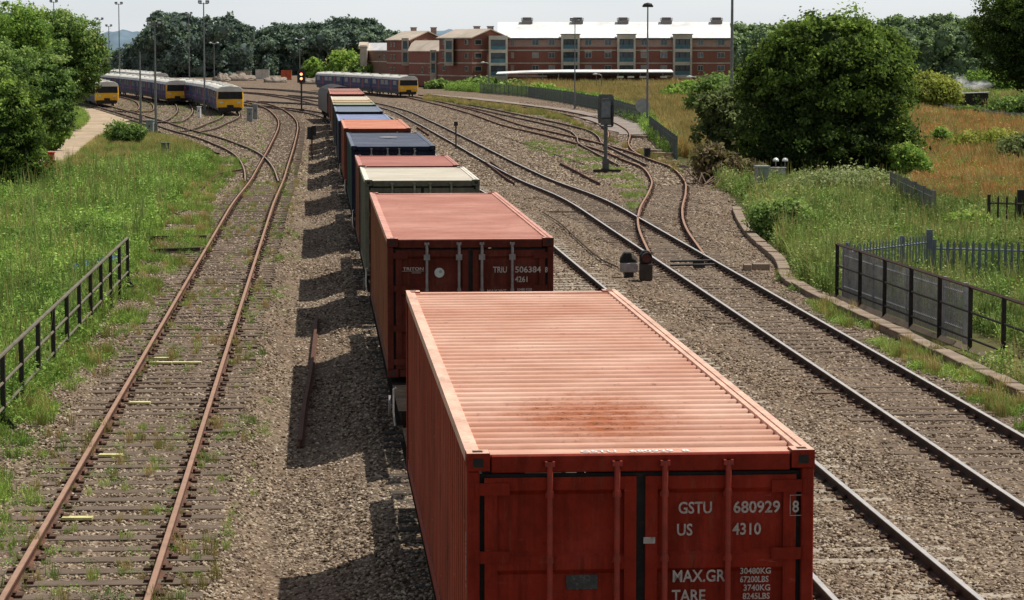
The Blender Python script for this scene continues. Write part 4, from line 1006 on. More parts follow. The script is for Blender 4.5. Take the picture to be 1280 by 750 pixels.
# long shelter with pale roof in front of the block
DS = 392.0
sh = thing('cycle_shelter', 'long low shelter with thin white roof in front of the brick block', 'shelter', (Ug(620, DS).x, DS, gz(DS)))
sx_ = lambda px: (px-620)*DS/FPX
m_ = MB(); z1_ = hz(91, DS); z2_ = hz(92.6, DS)
m_.add([(sx_(620),0,z2_-.05),(sx_(665),0,z1_-.1),(sx_(705),0,z1_),(sx_(841),0,z1_),(sx_(841),0,z1_+.14),(sx_(705),0,z1_+.16),(sx_(665),0,z1_+.12),(sx_(620),0,z2_+.05),
       (sx_(622),5,z2_+.2),(sx_(665),5,z1_+.2),(sx_(705),5,z1_+.3),(sx_(841),5,z1_+.3),(sx_(841),5,z1_+.45),(sx_(705),5,z1_+.45),(sx_(665),5,z1_+.35),(sx_(622),5,z2_+.3)],
      [(0,1,6,7),(1,2,5,6),(2,3,4,5),(7,6,14,15),(6,5,13,14),(5,4,12,13),(0,8,9,1),(1,9,10,2),(2,10,11,3),(3,11,12,4),(0,7,15,8)])
m_.build('roof', MET, sh)
m_ = MB(); m_.box(sx_(672), sx_(841), 1, 1.12, z1_-.42, z1_-.01); m_.build('fascia', EAVE, sh)
m_ = MB(); m_.box(sx_(684), sx_(832), 4.2, 4.3, 0, z1_-.2); m_.build('back_wall', BRICKB if False else paint('shelter_maroon', (.16,.055,.05)), sh)
for px in (647, 659, 678, 698, 718, 745, 772, 800, 828):
    m_ = MB(); x = sx_(px); m_.tube([(x, .3, 0), (x, .3, z1_-.05)], .06, 8); m_.build('post', GREY, sh)
for px in (775, 788, 803, 829):
    m_ = MB(); x = sx_(px); m_.box(x-.5, x+.5, .2, .9, z1_-.75, z1_-.5); m_.build('light_fitting', LAMP, sh)

# ------------------------------------------------------------------ lamps, signals, cabinets
POLE = paint('mast_grey', (.20,.20,.20), (.12,.11,.1), .3, .5, 2, metal=.4); DARK = paint('iron_dark', (.03,.03,.03), (.08,.06,.05), .4, .6, 4); CAB = paint('cabinet_grey', (.27,.30,.29), (.15,.14,.12), .4, .6, 3)
LAMPG = paint('lamp_white', (.75,.76,.74), amount=.1, rough=.3)
def mast(label, base, ptop, kind='twin', group=None, r=.075):
    h = PH(base[0], ptop, P(*base)); b_ = P(*base); t = thing('lamp_mast' if kind == 'twin' else 'street_lamp', label, 'lamp mast' if kind == 'twin' else 'street lamp', b_, 0, group)
    m_ = MB(); m_.tube([(0,0,-.2), (0,0,h*.5), (0,0,h-.1)], [r*1.3, r, r*.7], 8); m_.build('pole', POLE, t)
    m_ = MB(); m_.box(-.12, .12, -.1, .1, 0, .7); m_.build('base_box', POLE, t)
    if kind == 'twin':
        m_ = MB(); m_.tube([(-.42,0,h-.2), (.42,0,h-.2)], .03, 6); m_.build('cross_arm', POLE, t)
        for s in (-1, 1):
            m_ = MB(); m_.prism([(-.18,-.14),(.18,-.18),(.2,.04),(.1,.13),(-.15,.1)], 'x', s*.36-.16, s*.36+.16, M=Matrix.Translation((0,0,h))); m_.build('lamp_head', DARK, t)
            g = MB(); g.box(s*.36-.12, s*.36+.12, -.19, -.178, h-.13, h+.0); g.build('lamp_glass', LAMPG, t)
    elif kind == 'small':
        for s in (-1, 1):
            m_ = MB(); m_.tube([(0,0,h-.25), (s*.35,0,h-.12), (s*.6,0,h-.1)], .03, 6); m_.tube([(s*.4,0,h-.08), (s*.6,-.05,h-.02), (s*.85,0,h-.1)], [.06,.14,.07], 8); m_.build('lamp_head', LAMPG, t)
    elif kind == 'oval':
        m_ = MB(); m_.tube([(-.42,0,h-.08), (-.25,0,h+.02), (0,0,h+.06), (.25,0,h+.02), (.42,0,h-.08)], [.05,.15,.18,.15,.05], 10); m_.build('lamp_head', DARK, t)
    elif kind == 'side':
        m_ = MB(); m_.tube([(0,0,h-.2), (-.3,0,h-.02), (-.75,0,h)], .035, 6); m_.tube([(-.6,0,h), (-.85,0,h+.02), (-1.15,0,h-.04)], [.08,.13,.06], 8); m_.build('lamp_head', LAMPG, t)
    return t
for label, base, top, k in (
    ('tallest twin headed lamp mast, left beside the nearest diesel train', (256,139), 2, 'twin'),
    ('twin headed lamp mast nearest the camera, rising from the green bush edge', (195,167), 27, 'twin'),
    ('tall twin headed lamp mast beside the train half hidden by trees', (150,117), 3.5, 'twin'),
    ('twin headed lamp mast rising behind the middle diesel train', (237,112), 16, 'twin'),
    ('lamp mast with small head seen just right of the leftmost tall tree', (126,112), 23, 'twin'),
    ('shorter distant twin headed lamp mast right of the tree edge', (137,109), 31.5, 'twin'),
    ('lamp mast whose twin head peeps above the leftmost tree', (69,118), 1, 'twin')):
    mast(label, base, top, k, 'lamp masts of the left yard')
mast('plain short steel post left of the nearest lamp mast', (176,155), 63, 'none', 'yard posts')
mast('small white twin lamp above the red signal', (375,104), 48, 'small')
mast('white twin lamp between the masts of the left yard', (268,104), 53, 'small')
mast('twin headed lamp post standing before the white roof', (718.5,135), 24, 'twin', None, .06)
mast('tall lamp post with dark oval head behind the palisade fence', (809,157), 7, 'oval')
mast('small street lamp with white head at the field edge', (872,134), 96, 'side')
mast('low street lamp by the shelter with white head', (752,118), 92.5, 'side')
mast('low street lamp at the left end of the shelter', (611,112), 78, 'side')
t = thing('tall_pole', 'tall plain grey pole rising out of the picture by the brick block\'s right end', 'pole', P(914,165)); m_ = MB(); m_.tube([(0,0,-.3),(0,0,6),(0,0,12.5)], [.14,.11,.08], 10); m_.build('pole', POLE, t); m_ = MB(); m_.box(-.2, .2, -.18, .18, 0, 1.1); m_.build('base_box', CAB, t)

def emit(name, c, s):
    m, nt, b = nodes(name); b.inputs['Base Color'].default_value = c+(1,); b.inputs['Emission Color'].default_value = c+(1,); b.inputs['Emission Strength'].default_value = s; return m
REDL = emit('red_light', (1,.12,.05), 9); 
# red signal left of the train
b_ = P(377,138); t = thing('railway_signal', 'black colour light signal showing red left of the container train', 'signal', b_); h = PH(377, 86, b_)
m_ = MB(); m_.tube([(0,0,-.2),(0,0,h-.9)], .085, 8); m_.box(-.25,.25,-.15,.15,-.1,.15); m_.build('post', DARK, t)
m_ = MB(); m_.prism([(-.40,h-1.35),(.40,h-1.35),(.40,h-.35),(.25,h),(-.25,h),(-.40,h-.35)], 'y', -.08, .0); m_.build('backboard', DARK, t)
m_ = MB(); m_.box(-.25,.25,0,.3,h-1.2,h-.2); m_.build('signal_head', DARK, t)
for z in (h-.52, h-.95):
    m_ = MB(); m_.tube([(0,-.075,z),(0,-.10,z)], .125, 14); m_.build('red_lamp', REDL, t)
    m_ = MB(); vs = []
    for k in range(9): an = math.pi*k/8; vs += [(.15*math.cos(an),-.08,z+.15*math.sin(an)),(.15*math.cos(an),-.30,z+.14*math.sin(an))]
    m_.add(vs, [(2*i,2*i+1,2*i+3,2*i+2) for i in range(8)]); m_.build('hood', DARK, t, recalc=False)
# grey signal seen from behind, right of the train
b_ = P(757,212); t = thing('railway_signal', 'grey steel signal seen from behind beside the turnout, on a ladderless post', 'signal', b_); h = PH(757, 118, b_); sc = b_.y/FPX
SG = paint('signal_grey', (.13,.14,.13), (.07,.06,.05), .5, .6, 5); SG2 = paint('signal_box_grey', (.19,.22,.23), (.1,.1,.1), .4, .5, 5)
m_ = MB(); m_.tube([(0,0,-.15),(0,0,h-1.2)], .10, 10); m_.box(-.16,.16,-.12,.12,0,.55); m_.build('post', SG, t)
m_ = MB(); m_.box(-.62,-.1,-.35,-.27,-.12,-.02); m_.box(-.62,.75,-.3,-.2,-.1,.02); m_.box(.3,.72,-.5,-.1,-.1,.02); m_.box(-.2,.2,-.2,.2,-.1,.06); m_.build('foundation', DARK, t)
m_ = MB(); m_.prism([(-.36,h-1.45),(.36,h-1.45),(.40,h-1.2),(.40,h-.12),(.32,h),(-.32,h),(-.40,h-.12),(-.40,h-1.2)], 'y', .12, .16); m_.build('backboard', SG, t)
m_ = MB(); m_.box(-.22,.24,-.22,.12,h-1.15,h-.32); m_.box(-.18,.20,-.24,-.22,h-1.1,h-.36); bevel(m_.build('signal_head', SG2, t), .03)
m_ = MB(); m_.prism([(-.25,h-.32),(.27,h-.32),(.16,h-.2),(-.14,h-.2)], 'y', -.24, .12); m_.build('head_cap', SG, t)
m_ = MB(); m_.box(.27,.38,-.3,.12,h-1.55,h-.5); m_.tube([(.33,-.28,h-1.6),(.33,-.28,h-.4)], .03, 6); m_.build('side_bracket', DARK, t)
m_ = MB(); m_.box(-.26,.26,-.18,.14,h-1.52,h-1.2); m_.box(-.32,.32,-.26,-.18,h-1.62,h-1.55); m_.build('junction_box', SG, t)
# ground signals
def dwarf(label, px, py, lens, wid, hh, white):
    b_ = P(px, py, -.13); t = thing('ground_signal', label, 'ground signal', b_, .05, 'ground signals in the six foot'); sc = b_.y/FPX
    w = wid*sc/2; h = hh*sc
    if white:
        m_ = MB(); m_.box(-w*.5,w*.5,-.1,.1,0,h*.35); m_.build('stand', DARK, t)
        m_ = MB(); m_.prism([(-w,h*.20),(w*.95,h*.20),(w,h*.45),(w*.9,h*.58),(-w,h*.58)], 'y', -.16, -.02); bevel(m_.build('front_panel', paint('panel_grey', (.36,.33,.33), (.15,.12,.12), .5, .6, 6), t), .03, 3)
        m_ = MB(); m_.prism([(-w,h*.55),(w,h*.55),(w*.75,h*.70),(w*.35,h*.78),(w*.25,h),(-w*.5,h),(-w*.9,h*.78)], 'y', -.12, .18); bevel(m_.build('signal_head', BLACK, t), .03, 2)
        m_ = MB(); m_.prism([(w*.32,h*.78),(w*.9,h*.66),(w*.9,h*.74),(w*.36,h*.98)], 'y', -.14, -.125); m_.build('side_flap', paint('flap_buff', (.45,.38,.30)), t)
    else:
        m_ = MB(); m_.box(-w*.85,w*.9,-.14,.14,0,h*.56); bevel(m_.build('case', paint('case_brown', (.055,.042,.035), (.1,.06,.04), .5, .6, 6), t), .015)
        m_ = MB(); m_.prism([(-w*.8,h*.56),(w*.8,h*.56),(w*.85,h*.85),(w*.4,h),(-w*.4,h),(-w*.85,h*.85)], 'y', -.1, .16); bevel(m_.build('signal_head', BLACK, t), .02)
        m_ = MB(); m_.tube([(0,-.10,h*.76),(0,-.15,h*.76)], w*.62, 20); m_.build('red_lens', paint('dark_red_lens', (.12,.02,.015), rough=.25), t)
        m_ = MB(); vs = []
        for k in range(11): an = math.pi*k/10; vs += [(w*.72*math.cos(an),-.09,h*.78+w*.72*math.sin(an)),(w*.72*math.cos(an),-.36,h*.80+w*.66*math.sin(an))]
        m_.add(vs, [(2*i,2*i+1,2*i+3,2*i+2) for i in range(10)]); m_.build('hood', DARK, t, recalc=False)
        m_ = MB(); m_.box(-w*.8,w*.85,-.145,-.141,h*.30,h*.315); m_.build('door_seam', DARK, t)
dwarf('ground signal with pale grey rounded panel and black hood', 786, 346, False, 23, 31, True)
dwarf('dark brown ground signal with red lens right of the pale panelled one', 807, 350, True, 18, 37, False)
# small posts beside the train
for px, py, top, lab, box in ((570,184,152,'thin dark post with small top box right of the navy container','s'),(390,196,158,'rusty post with black box left of the container train shadows','b')):
    b_ = P(px, py); h = PH(px, top, b_); t = thing('marker_post', lab, 'marker post', b_)
    m_ = MB(); m_.tube([(0,0,-.1),(0,0,h)], .045, 8); m_.build('post', DARK if box == 's' else LRUST, t)
    m_ = MB()
    if box == 's': m_.box(-.12,.12,-.08,.08,h-.25,h)
    else: m_.box(-.25,-.02,-.12,.12,h*.62,h*.98); m_.box(.04,.24,-.1,.1,h*.7,h*1.02); m_.box(-.3,.1,-.05,.05,h*.58,h*.64)
    m_.build('box', DARK, t)
# cabinets
def cabinet(label, px, py, wpx, hpx, col=None, cat='cabinet', name='equipment_cabinet', roof=True):
    b_ = P(px, py); s = b_.y/FPX; w = wpx*s/2; h = hpx*s; t = thing(name, label, cat, b_, random.uniform(-.1,.1))
    m_ = MB(); m_.box(-w,w,-.3,.3,-.15,h*.94); bevel(m_.build('body', col or CAB, t), .015)
    m_ = MB(); m_.box(-w-.04,w+.04,-.36,.36,h*.94,h); m_.build('lid', col or CAB, t)
    m_ = MB(); m_.box(-w*.9,-.01,-.315,-.302,h*.08,h*.9); m_.box(.01,w*.9,-.315,-.302,h*.08,h*.9); m_.build('door', col or CAB, t)
    m_ = MB(); m_.box(-.04,.04,-.34,-.318,h*.45,h*.6); m_.build('handle', DARK, t); return t
cabinet('grey steel equipment cabinet in front of the big round tree', 952, 245, 15, 38)
cabinet('low pale box with white lid beside the cabinet in front of the round tree', 970, 226, 22, 17, paint('pale_box', (.55,.55,.52)))
t = thing('lamp_pair', 'pair of small white domed fittings on a frame by the grey cabinet', 'light fitting', P(975,226)); s_ = P(975,226).y/FPX
for k, dx in enumerate((-.2, .22)):
    m_ = MB(); m_.tube([(dx,0,0),(dx,0,26*s_)], .025, 6); m_.build('stem', POLE, t); m_ = MB(); m_.tube([(dx,0,26*s_-.05),(dx,0,26*s_+.03),(dx,0,26*s_+.1)], [.14,.13,.05], 12); m_.build('dome', LAMPG, t)
cabinet('weathered grey cabinet standing in the grass left of the yard track', 207, 192, 10, 14, paint('cab_weathered', (.16,.15,.12)))
cabinet('tall pale grey cabinet at the foot of the nearest lamp mast', 188, 166, 9, 16)
cabinet('grey cabinet right of the nearest diesel train, left one', 312, 150, 7, 15)
cabinet('grey cabinet right of the nearest diesel train, right one', 319, 147, 6, 17)
cabinet('small white cabinet between the middle and nearest diesel trains', 249, 145, 4, 12, LAMPG)
cabinet('small black box by the bend of the rusty turnout', 809, 194, 7, 9, DARK)
cabinet('small black box in the grass near the dirt path', 105, 219, 6, 7, DARK)
cabinet('red cabinet at the mouth of the dirt path', 62, 212, 11, 22, paint('red_box', (.42,.05,.03), (.2,.04,.03), .4))
cabinet('flat pale box in ballast near the far yard', 235, 104, 8, 6, LAMPG)
for i, (px, py, w, h, c, lab) in enumerate(((358,99,13,11,(.50,.09,.03),'orange red storage container left of the red signal'),(328,98,17,11,(.55,.52,.46),'pale portable cabin left of the orange storage container'),(217,91,12,9,(.50,.14,.05),'orange cabin behind the middle diesel train'),(250,95,9,7,(.52,.16,.06),'small orange cabin between two lamp masts'),(305,98,18,9,(.35,.28,.22),'brown site cabin at the edge of the rubble heap'),(545,100,4,3,(.5,.5,.48),'tiny white utility box before the brick gable'))):
    cabinet(lab, px, py, w, h, paint('cabin%d' % i, c), 'cabin', 'storage_container' if i == 0 else 'site_cabin')
# rubble heaps beyond the main line
RUB = paint('rubble', (.30,.25,.20), (.13,.1,.08), .7, .95, .8, fine=3)
for i, (px, py, w, h) in enumerate(((300,100,34,8),(395,104,40,7),(345,102,30,6),(445,105,30,6),(278,101,20,9))):
    b_ = P(px, py); s = b_.y/FPX; bm = bmesh.new(); bmesh.ops.create_icosphere(bm, subdivisions=4, radius=1); m_ = MB(); vs = []
    for v in bm.verts:
        f = 1+.16*math.sin(v.co.x*9+i)+.12*math.sin(v.co.x*17+v.co.y*11)+random.uniform(-.05,.05); vs.append((v.co.x*w*s/2*f, v.co.y*2.5, max(-.3, v.co.z*h*s*f)))
    m_.add(vs, [[v.index for v in f.verts] for f in bm.faces]); bm.free(); o = m_.build('rubble_heap', RUB, loc=b_)
    tag(o, ['brown rubble heap below the pale cabin','long earth heap right of the red signal','earth heap under the orange storage container','low earth heap just left of the passing diesel train','rough heap behind the nearest diesel train'][i], 'rubble heap', 'earth heaps beyond the main line')

# ------------------------------------------------------------------ fences
FD = paint('fence_dark', (.022,.018,.016), (.10,.05,.03), .45, .6, 3); FW = paint('fence_weathered', (.17,.15,.11), (.08,.06,.04), .6, .8, 3); PAL = paint('palisade_grey', (.17,.19,.22), (.09,.09,.09), .4, .6, 3, metal=.2); PALG = paint('palisade_green', (.13,.16,.14), (.09,.09,.07), .4, .7, 3)
# left railing
posts = [(4.5,524,92),(29,462,53),(48,470,73),(68,440,67),(85,425,69),(100,411,67),(113,374,44),(125.6,366,46),(137,371,60),(148,360,58),(160,354,66)]
t = thing('railing', 'weathered post and rail fence along the green bank at the left edge', 'railing')
a, b_ = P(4.5,524), P(160,354); tops = []
ext = [a+(a-b_)*.12*k for k in (3, 2, 1)]
pp = ext+[a+(b_-a)*(i/10) for i in range(11)]
for i, p in enumerate(pp):
    z = gz(p.y)-.15; p.z = z; h = 1.13+.10*max(0, i-3)/10; m_ = MB(); tall = (i % 2 == 1) or i == len(pp)-1
    m_.box(p.x-.035, p.x+.035, p.y-.035, p.y+.035, z-.3, z+h); m_.box(p.x-.07, p.x+.07, p.y-.05, p.y+.05, z-.05, z+.05)
    if i in (3, len(pp)-1): m_.add([(p.x-.03,p.y-.05,z+.3),(p.x+.28,p.y-.05,z-.05),(p.x-.03,p.y-.05,z-.05),(p.x-.03,p.y+.0,z+.3),(p.x+.28,p.y+.0,z-.05),(p.x-.03,p.y+.0,z-.05)], [(0,1,2),(3,4,5),(0,1,4,3),(1,2,5,4),(0,2,5,3)])
    m_.build('post', FD, t); tops.append(Vector((p.x, p.y, z+h)))
for dz, r_, mt in ((.015, .034, FW), (-.42, .024, FW), (-.80, .024, FW)):
    m_ = MB(); m_.tube([q_+Vector((0,0,dz)) for q_ in tops], r_, 8); m_.build('rail', mt, t)
# right railing
t = thing('railing', 'dark steel three rail fence beside the cable trough at the right', 'railing')
a, b_ = P(1046,362), P(1254,438); tops = []; d = (b_-a)/6
base_b = []
for i in range(10):
    p = a+d*i; z = gz(p.y)-.15; h = 1.20-.012*i; m_ = MB(); m_.box(p.x-.04, p.x+.04, p.y-.04, p.y+.04, z-.3, z+h); m_.box(p.x-.05,p.x+.05,p.y-.05,p.y+.05,z+h,z+h+.03); m_.build('post', FD, t); tops.append(Vector((p.x, p.y-.02, z+h))); base_b.append(p)
RUSTR = paint('rail_rusty', (.08,.045,.035), (.15,.08,.05), .5, .6, 3)
for dz, mt in ((.02, RUSTR), (-.48, FD), (-1.0, FD)):
    m_ = MB(); q0 = [q_+Vector((0,0,dz)) for q_ in (tops[0], tops[-1])]
    m_.tube(q0, .034 if dz > 0 else .024, 4 if dz > 0 else 8); m_.build('rail', mt, t)
m_ = MB(); m_.tube([tops[0]+Vector((.0,.22,-1.28)), tops[-1]+Vector((.0,.22,-1.26))], .11, 4); m_.build('kerb', CON2, t)
PALD = paint('palisade_dark', (.40,.40,.40), (.06,.06,.055), .5, .6, 3, metal=.2)
def palisade(label, pts, h, pitch=.155, mat=PAL, w=.035, name='palisade_fence', top_jit=.02, postevery=2.7):
    t = thing(name, label, 'palisade fence'); path = resample([Vector(p) for p in pts], pitch); m_ = MB()
    for i, p in enumerate(path):
        dd = (path[min(i+1, len(path)-1)]-path[max(0, i-1)]); dd.z = 0; dd.normalize(); M = Matrix.Translation((p.x, p.y, gz(p.y)-.2)) @ Matrix.Rotation(math.atan2(dd.y, dd.x), 4, 'Z'); hh = h+random.uniform(-top_jit, top_jit)
        m_.add([(-w,0,0),(0,-.02,0),(w,0,0),(-w,0,hh-.08),(0,-.02,hh-.05),(w,0,hh-.08),(-w*.4,-.008,hh),(w*.4,-.008,hh)], [(0,1,4,3),(1,2,5,4),(3,4,6),(4,5,7),(4,7,6)], 0, M)
    m_.build('pales', mat, t, recalc=False)
    for z in (.22*h, .84*h):
        r = MB(); pth = [Vector((p.x, p.y, gz(p.y)-.2+z)) for p in [Vector(q) for q in pts]]; r.tube([q+Vector((0,.035,0)) for q in pth], .03, 4); r.build('rail', mat, t)
    for p in resample([Vector(q) for q in pts], postevery)+[Vector(pts[-1])]:
        r = MB(); r.box(p.x-.045, p.x+.045, p.y+.04, p.y+.13, gz(p.y)-.4, gz(p.y)-.2+h*1.02); r.build('post', mat, t)
    return t
off = Vector((.20, .16, 0))
palisade('dense grey palisade fence right behind the dark steel railing', [a+off, a+d*4.6+off], 1.17, .118, PALD, .034)
c0 = a+off; c1_ = P(1161,345)
palisade('blue grey palisade fence running back from the railing\'s far end', [c0+Vector((.1,.2,0)), c1_], 1.25)
palisade('lower blue grey palisade fence among weeds at the right edge', [P(1168,352), P(1300,356), P(1420,360)], 1.2)
palisade('dark upright bar fence between orange grass and weeds at the right edge', [P(1236,294), P(1300,296), P(1400,298)], 1.4, .27, FD, .03)
palisade('weathered pale fence descending the bank behind the bramble hump', [P(1114,252), P(1168,282)], 1.3, .13, paint('palisade_weathered', (.20,.20,.18), (.12,.1,.08)), .04)
palisade('long green grey palisade fence beyond the sidings, below the yellow field', [P(600,115), P(660,120), P(705,127), P(760,138), P(800,152)], 1.45, .22, PALG, .05)
palisade('short grey palisade fence beside the dead brushwood', [P(812,165), P(828,180), P(846,196)], 1.35, .16, PALG, .05)
palisade('distant grey fence crossing the orange meadow at the right', [P(1135,128), P(1190,140), P(1240,148), P(1290,153), P(1400,158)], .9, .3, paint('fence_greyfar', (.23,.25,.26)), .09)
m_ = MB(); cc = P(1161,345); m_.box(cc.x-.07, cc.x+.07, cc.y-.07, cc.y+.07, -.3, 1.16); o = m_.build('fence_post', PAL); tag(o, 'stout blue grey corner post of the palisade fence', 'fence post')
m_ = MB(); cc = P(1275,290); m_.box(cc.x-.10, cc.x+.10, cc.y-.08, cc.y+.08, -.3, 1.3); o = m_.build('fence_post', FD); tag(o, 'broad dark post at the right edge beside the upright bar fence', 'fence post')
m_ = MB(); cc = P(803,152); s_ = cc.y/FPX; m_.tube([(0,0,0),(0,0,16*s_)], .05, 8); m_.tube([(0,-.06,20*s_),(0,-.1,20*s_)], 9*s_, 20); o = m_.build('round_sign', paint('sign_back', (.33,.34,.34)), loc=cc); tag(o, 'back of a round grey sign by the palisade fence', 'sign')
# blue tarpaulin scrap behind the left railing
m_ = MB(); vs = []; fs = []; a = P(84,348); b_ = P(150,330)
for i in range(13):
    for j in range(3):
        p = a.lerp(b_, i/12); vs.append((p.x+.1*math.sin(i*2+j), p.y+.25+.15*math.sin(i*1.7), -.1+.18*j+.05*math.sin(i*3+j)))
for i in range(12):
    for j in range(2): fs.append((i*3+j, i*3+j+1, i*3+j+4, i*3+j+3))
m_.add(vs, fs); o = m_.build('tarpaulin', paint('tarp_blue', (.06,.16,.34), (.1,.12,.14), .6)); tag(o, 'torn strip of blue tarpaulin tangled in the weeds behind the left railing', 'tarpaulin')

# hut with smoke
b_ = P(1214,131); s_ = b_.y/FPX
t = thing('shed', 'low dark shed with flat pale roof and smoke rising, beyond the meadow', 'shed', b_, -.12)
m_ = MB(); m_.box(-21*s_, 21*s_, 0, 3, 0, 14*s_); m_.build('wall', paint('shed_dark', (.045,.04,.035), (.12,.09,.07), .5, .8, 2), t)
m_ = MB(); m_.add([(-23*s_,-.2,13*s_),(23*s_,-.2,15*s_),(23*s_,3.3,15*s_),(-23*s_,3.3,13*s_),(-23*s_,-.2,13.8*s_),(23*s_,-.2,15.8*s_),(23*s_,3.3,15.8*s_),(-23*s_,3.3,13.8*s_)], [(0,1,2,3),(4,5,6,7),(0,1,5,4),(1,2,6,5),(2,3,7,6),(3,0,4,7)]); m_.build('roof', paint('shed_roof', (.35,.35,.34), (.2,.18,.16)), t)
m_ = MB(); m_.box(-3*s_, 4*s_, -.05, .02, 0, 8*s_); m_.build('door', DARK, t)
m, nt, bb = nodes('smoke'); nt.nodes.remove(bb); out = [n for n in nt.nodes if n.type == 'OUTPUT_MATERIAL'][0]
scene.cycles.volume_bounces = 3; vol = N(nt, 'ShaderNodeVolumePrincipled'); vol.inputs['Color'].default_value = (1,1,1,1)
tc = N(nt, 'ShaderNodeTexCoord'); gr = N(nt, 'ShaderNodeTexGradient', gradient_type='SPHERICAL'); nt.links.new(tc.outputs['Object'], gr.inputs[0])
nn = noise(nt, 1.6, 5, .7); mu = N(nt, 'ShaderNodeMath', operation='MULTIPLY'); nt.links.new(gr.outputs['Fac'], mu.inputs[0]); nt.links.new(ramp(nt, nn, [(.46, (0,0,0)), (.66, (1,1,1))]), mu.inputs[1])
m2 = N(nt, 'ShaderNodeMath', operation='MULTIPLY'); m2.inputs[1].default_value = 2.0; nt.links.new(mu.outputs[0], m2.inputs[0]); nt.links.new(m2.outputs[0], vol.inputs['Density']); nt.links.new(vol.outputs[0], out.inputs['Volume'])
for i, (px, py, rx, rz_, lab) in enumerate(((1199,104,13,13,'white smoke puff at the left end of the dark shed'),(1222,106,22,7,'thin smoke drifting along the shed roof'))):
    bm = bmesh.new(); bmesh.ops.create_icosphere(bm, subdivisions=3, radius=1); me = bpy.data.meshes.new('smoke'); bm.to_mesh(me); bm.free(); me.materials.append(m)
    o = link('smoke', me, None, U(px, py, b_.y+1.2)); o.scale = (rx*s_, 1.6, rz_*s_); tag(o, lab, 'smoke', kind='stuff')

# ------------------------------------------------------------------ trees and bushes
def pxt(name, label, foot, lob, n, size, mat, cat='tree', group=None, **kw):
    b_ = P(*foot); s = b_.y/FPX; b_.z -= .2
    L = [((cx-foot[0])*s, random.uniform(-.3, .3)*rx*s, (foot[1]-cy)*s, rx*s, rx*s*.9, rz*s) for cx, cy, rx, rz in lob]
    return tree(name, label, b_, L, n, size, mat, cat, group, **kw)
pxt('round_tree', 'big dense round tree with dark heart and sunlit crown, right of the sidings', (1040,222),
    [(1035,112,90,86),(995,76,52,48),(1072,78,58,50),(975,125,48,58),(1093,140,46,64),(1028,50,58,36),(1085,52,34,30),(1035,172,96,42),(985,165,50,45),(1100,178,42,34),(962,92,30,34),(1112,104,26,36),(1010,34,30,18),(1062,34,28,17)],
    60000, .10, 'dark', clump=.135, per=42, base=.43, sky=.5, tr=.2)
pxt('bushy_tree', 'dark bushy tree filling the gap left of the big round tree', (925,205),
    [(922,150,36,40),(905,135,28,26),(945,165,32,40),(888,128,18,16),(930,122,26,18),(900,172,32,26)], 16000, .11, 'olive', clump=.16, per=40, base=.26, tr=.1)
pxt('bushy_tree', 'bright green elder bush right of the brick block by the grey pole', (893,150),
    [(880,114,16,12),(897,104,22,13),(905,125,22,18),(917,108,16,15),(870,126,12,8)], 7000, .15, 'mid', clump=.22, base=.5, tr=.08)
pxt('brushwood', 'heap of dead brown brushwood at the foot of the bushes', (905,226),
    [(905,208,28,17),(928,212,24,15),(886,192,17,15),(915,222,26,8)], 6000, .12, 'brown', 'brushwood', clump=.25, base=.45, up=.1)
m_ = MB()
for i in range(60):
    p = P(868+random.random()*72, 212+random.random()*22); a = random.uniform(0, 6.28); L = random.uniform(.5, 1.6)
    m_.tube([p, p+Vector((math.cos(a)*L*.5, math.sin(a)*L*.5, random.uniform(.1,.6))), p+Vector((math.cos(a)*L, math.sin(a)*L, random.uniform(0,.5)))], [.03,.022,.01], 5)
o = m_.build('dead_branches', paint('dead_wood', (.22,.15,.11), (.1,.07,.05), .5, .9)); tag(o, 'tangle of bare dead branches beside the bend of the turnout', 'branches')
# left group
pxt('leafy_bush', 'dark glossy leaved bush nearest at the left edge', (5,240),
    [(0,165,42,70),(-25,185,45,55),(22,130,24,40),(30,195,26,36),(15,215,38,22),(-20,120,40,30),(36,165,20,30)], 28000, .075, 'dark', clump=.15, per=34, base=.52, sky=.25, tr=.08)
pxt('leafy_tree', 'mid green spreading tree behind the dark bush at the left edge', (35,205),
    [(20,100,46,42),(55,125,38,42),(58,138,22,30),(-20,90,50,45),(78,110,18,20),(60,90,30,26),(36,172,20,20),(28,182,24,18)], 27000, .09, 'mid', clump=.15, per=36, base=.42, sky=.4, tr=.16)
pxt('broad_tree', 'tall broad tree with sunlit crown rising over the dirt path', (88,160),
    [(80,62,46,38),(60,42,34,24),(104,55,26,30),(113,78,20,22),(84,98,32,26),(55,80,34,34),(98,108,14,16),(80,28,24,16),(118,66,16,16),(35,60,28,30)], 30000, .12, 'mid', clump=.15, per=38, base=.45, sky=.4, tr=.25)
pxt('broad_tree', 'pale green tree at the top left corner', (18,170),
    [(10,28,42,26),(-25,40,36,34),(42,36,24,22),(20,60,34,26)], 16000, .12, 'light', clump=.16, per=38, base=.36, sky=.4, tr=.2)
pxt('low_bush', 'round green bush beside the foot of the nearest lamp mast', (155,178),
    [(148,162,14,13),(162,166,13,10),(170,160,10,8)], 5000, .085, 'mid', 'bush', clump=.25, base=.5)
pxt('low_bush', 'dark creeping bush in front of the red cabinet', (70,240),
    [(55,229,18,9),(78,232,16,8),(90,236,12,6)], 4000, .07, 'dark', 'bush', clump=.25, base=.6)
pxt('low_bush', 'sunny scrub at the foot of the trees by the dirt path', (70,184), [(64,172,12,9),(76,160,10,9),(54,178,10,8)], 4500, .1, 'light', 'bush', clump=.25, base=.4)
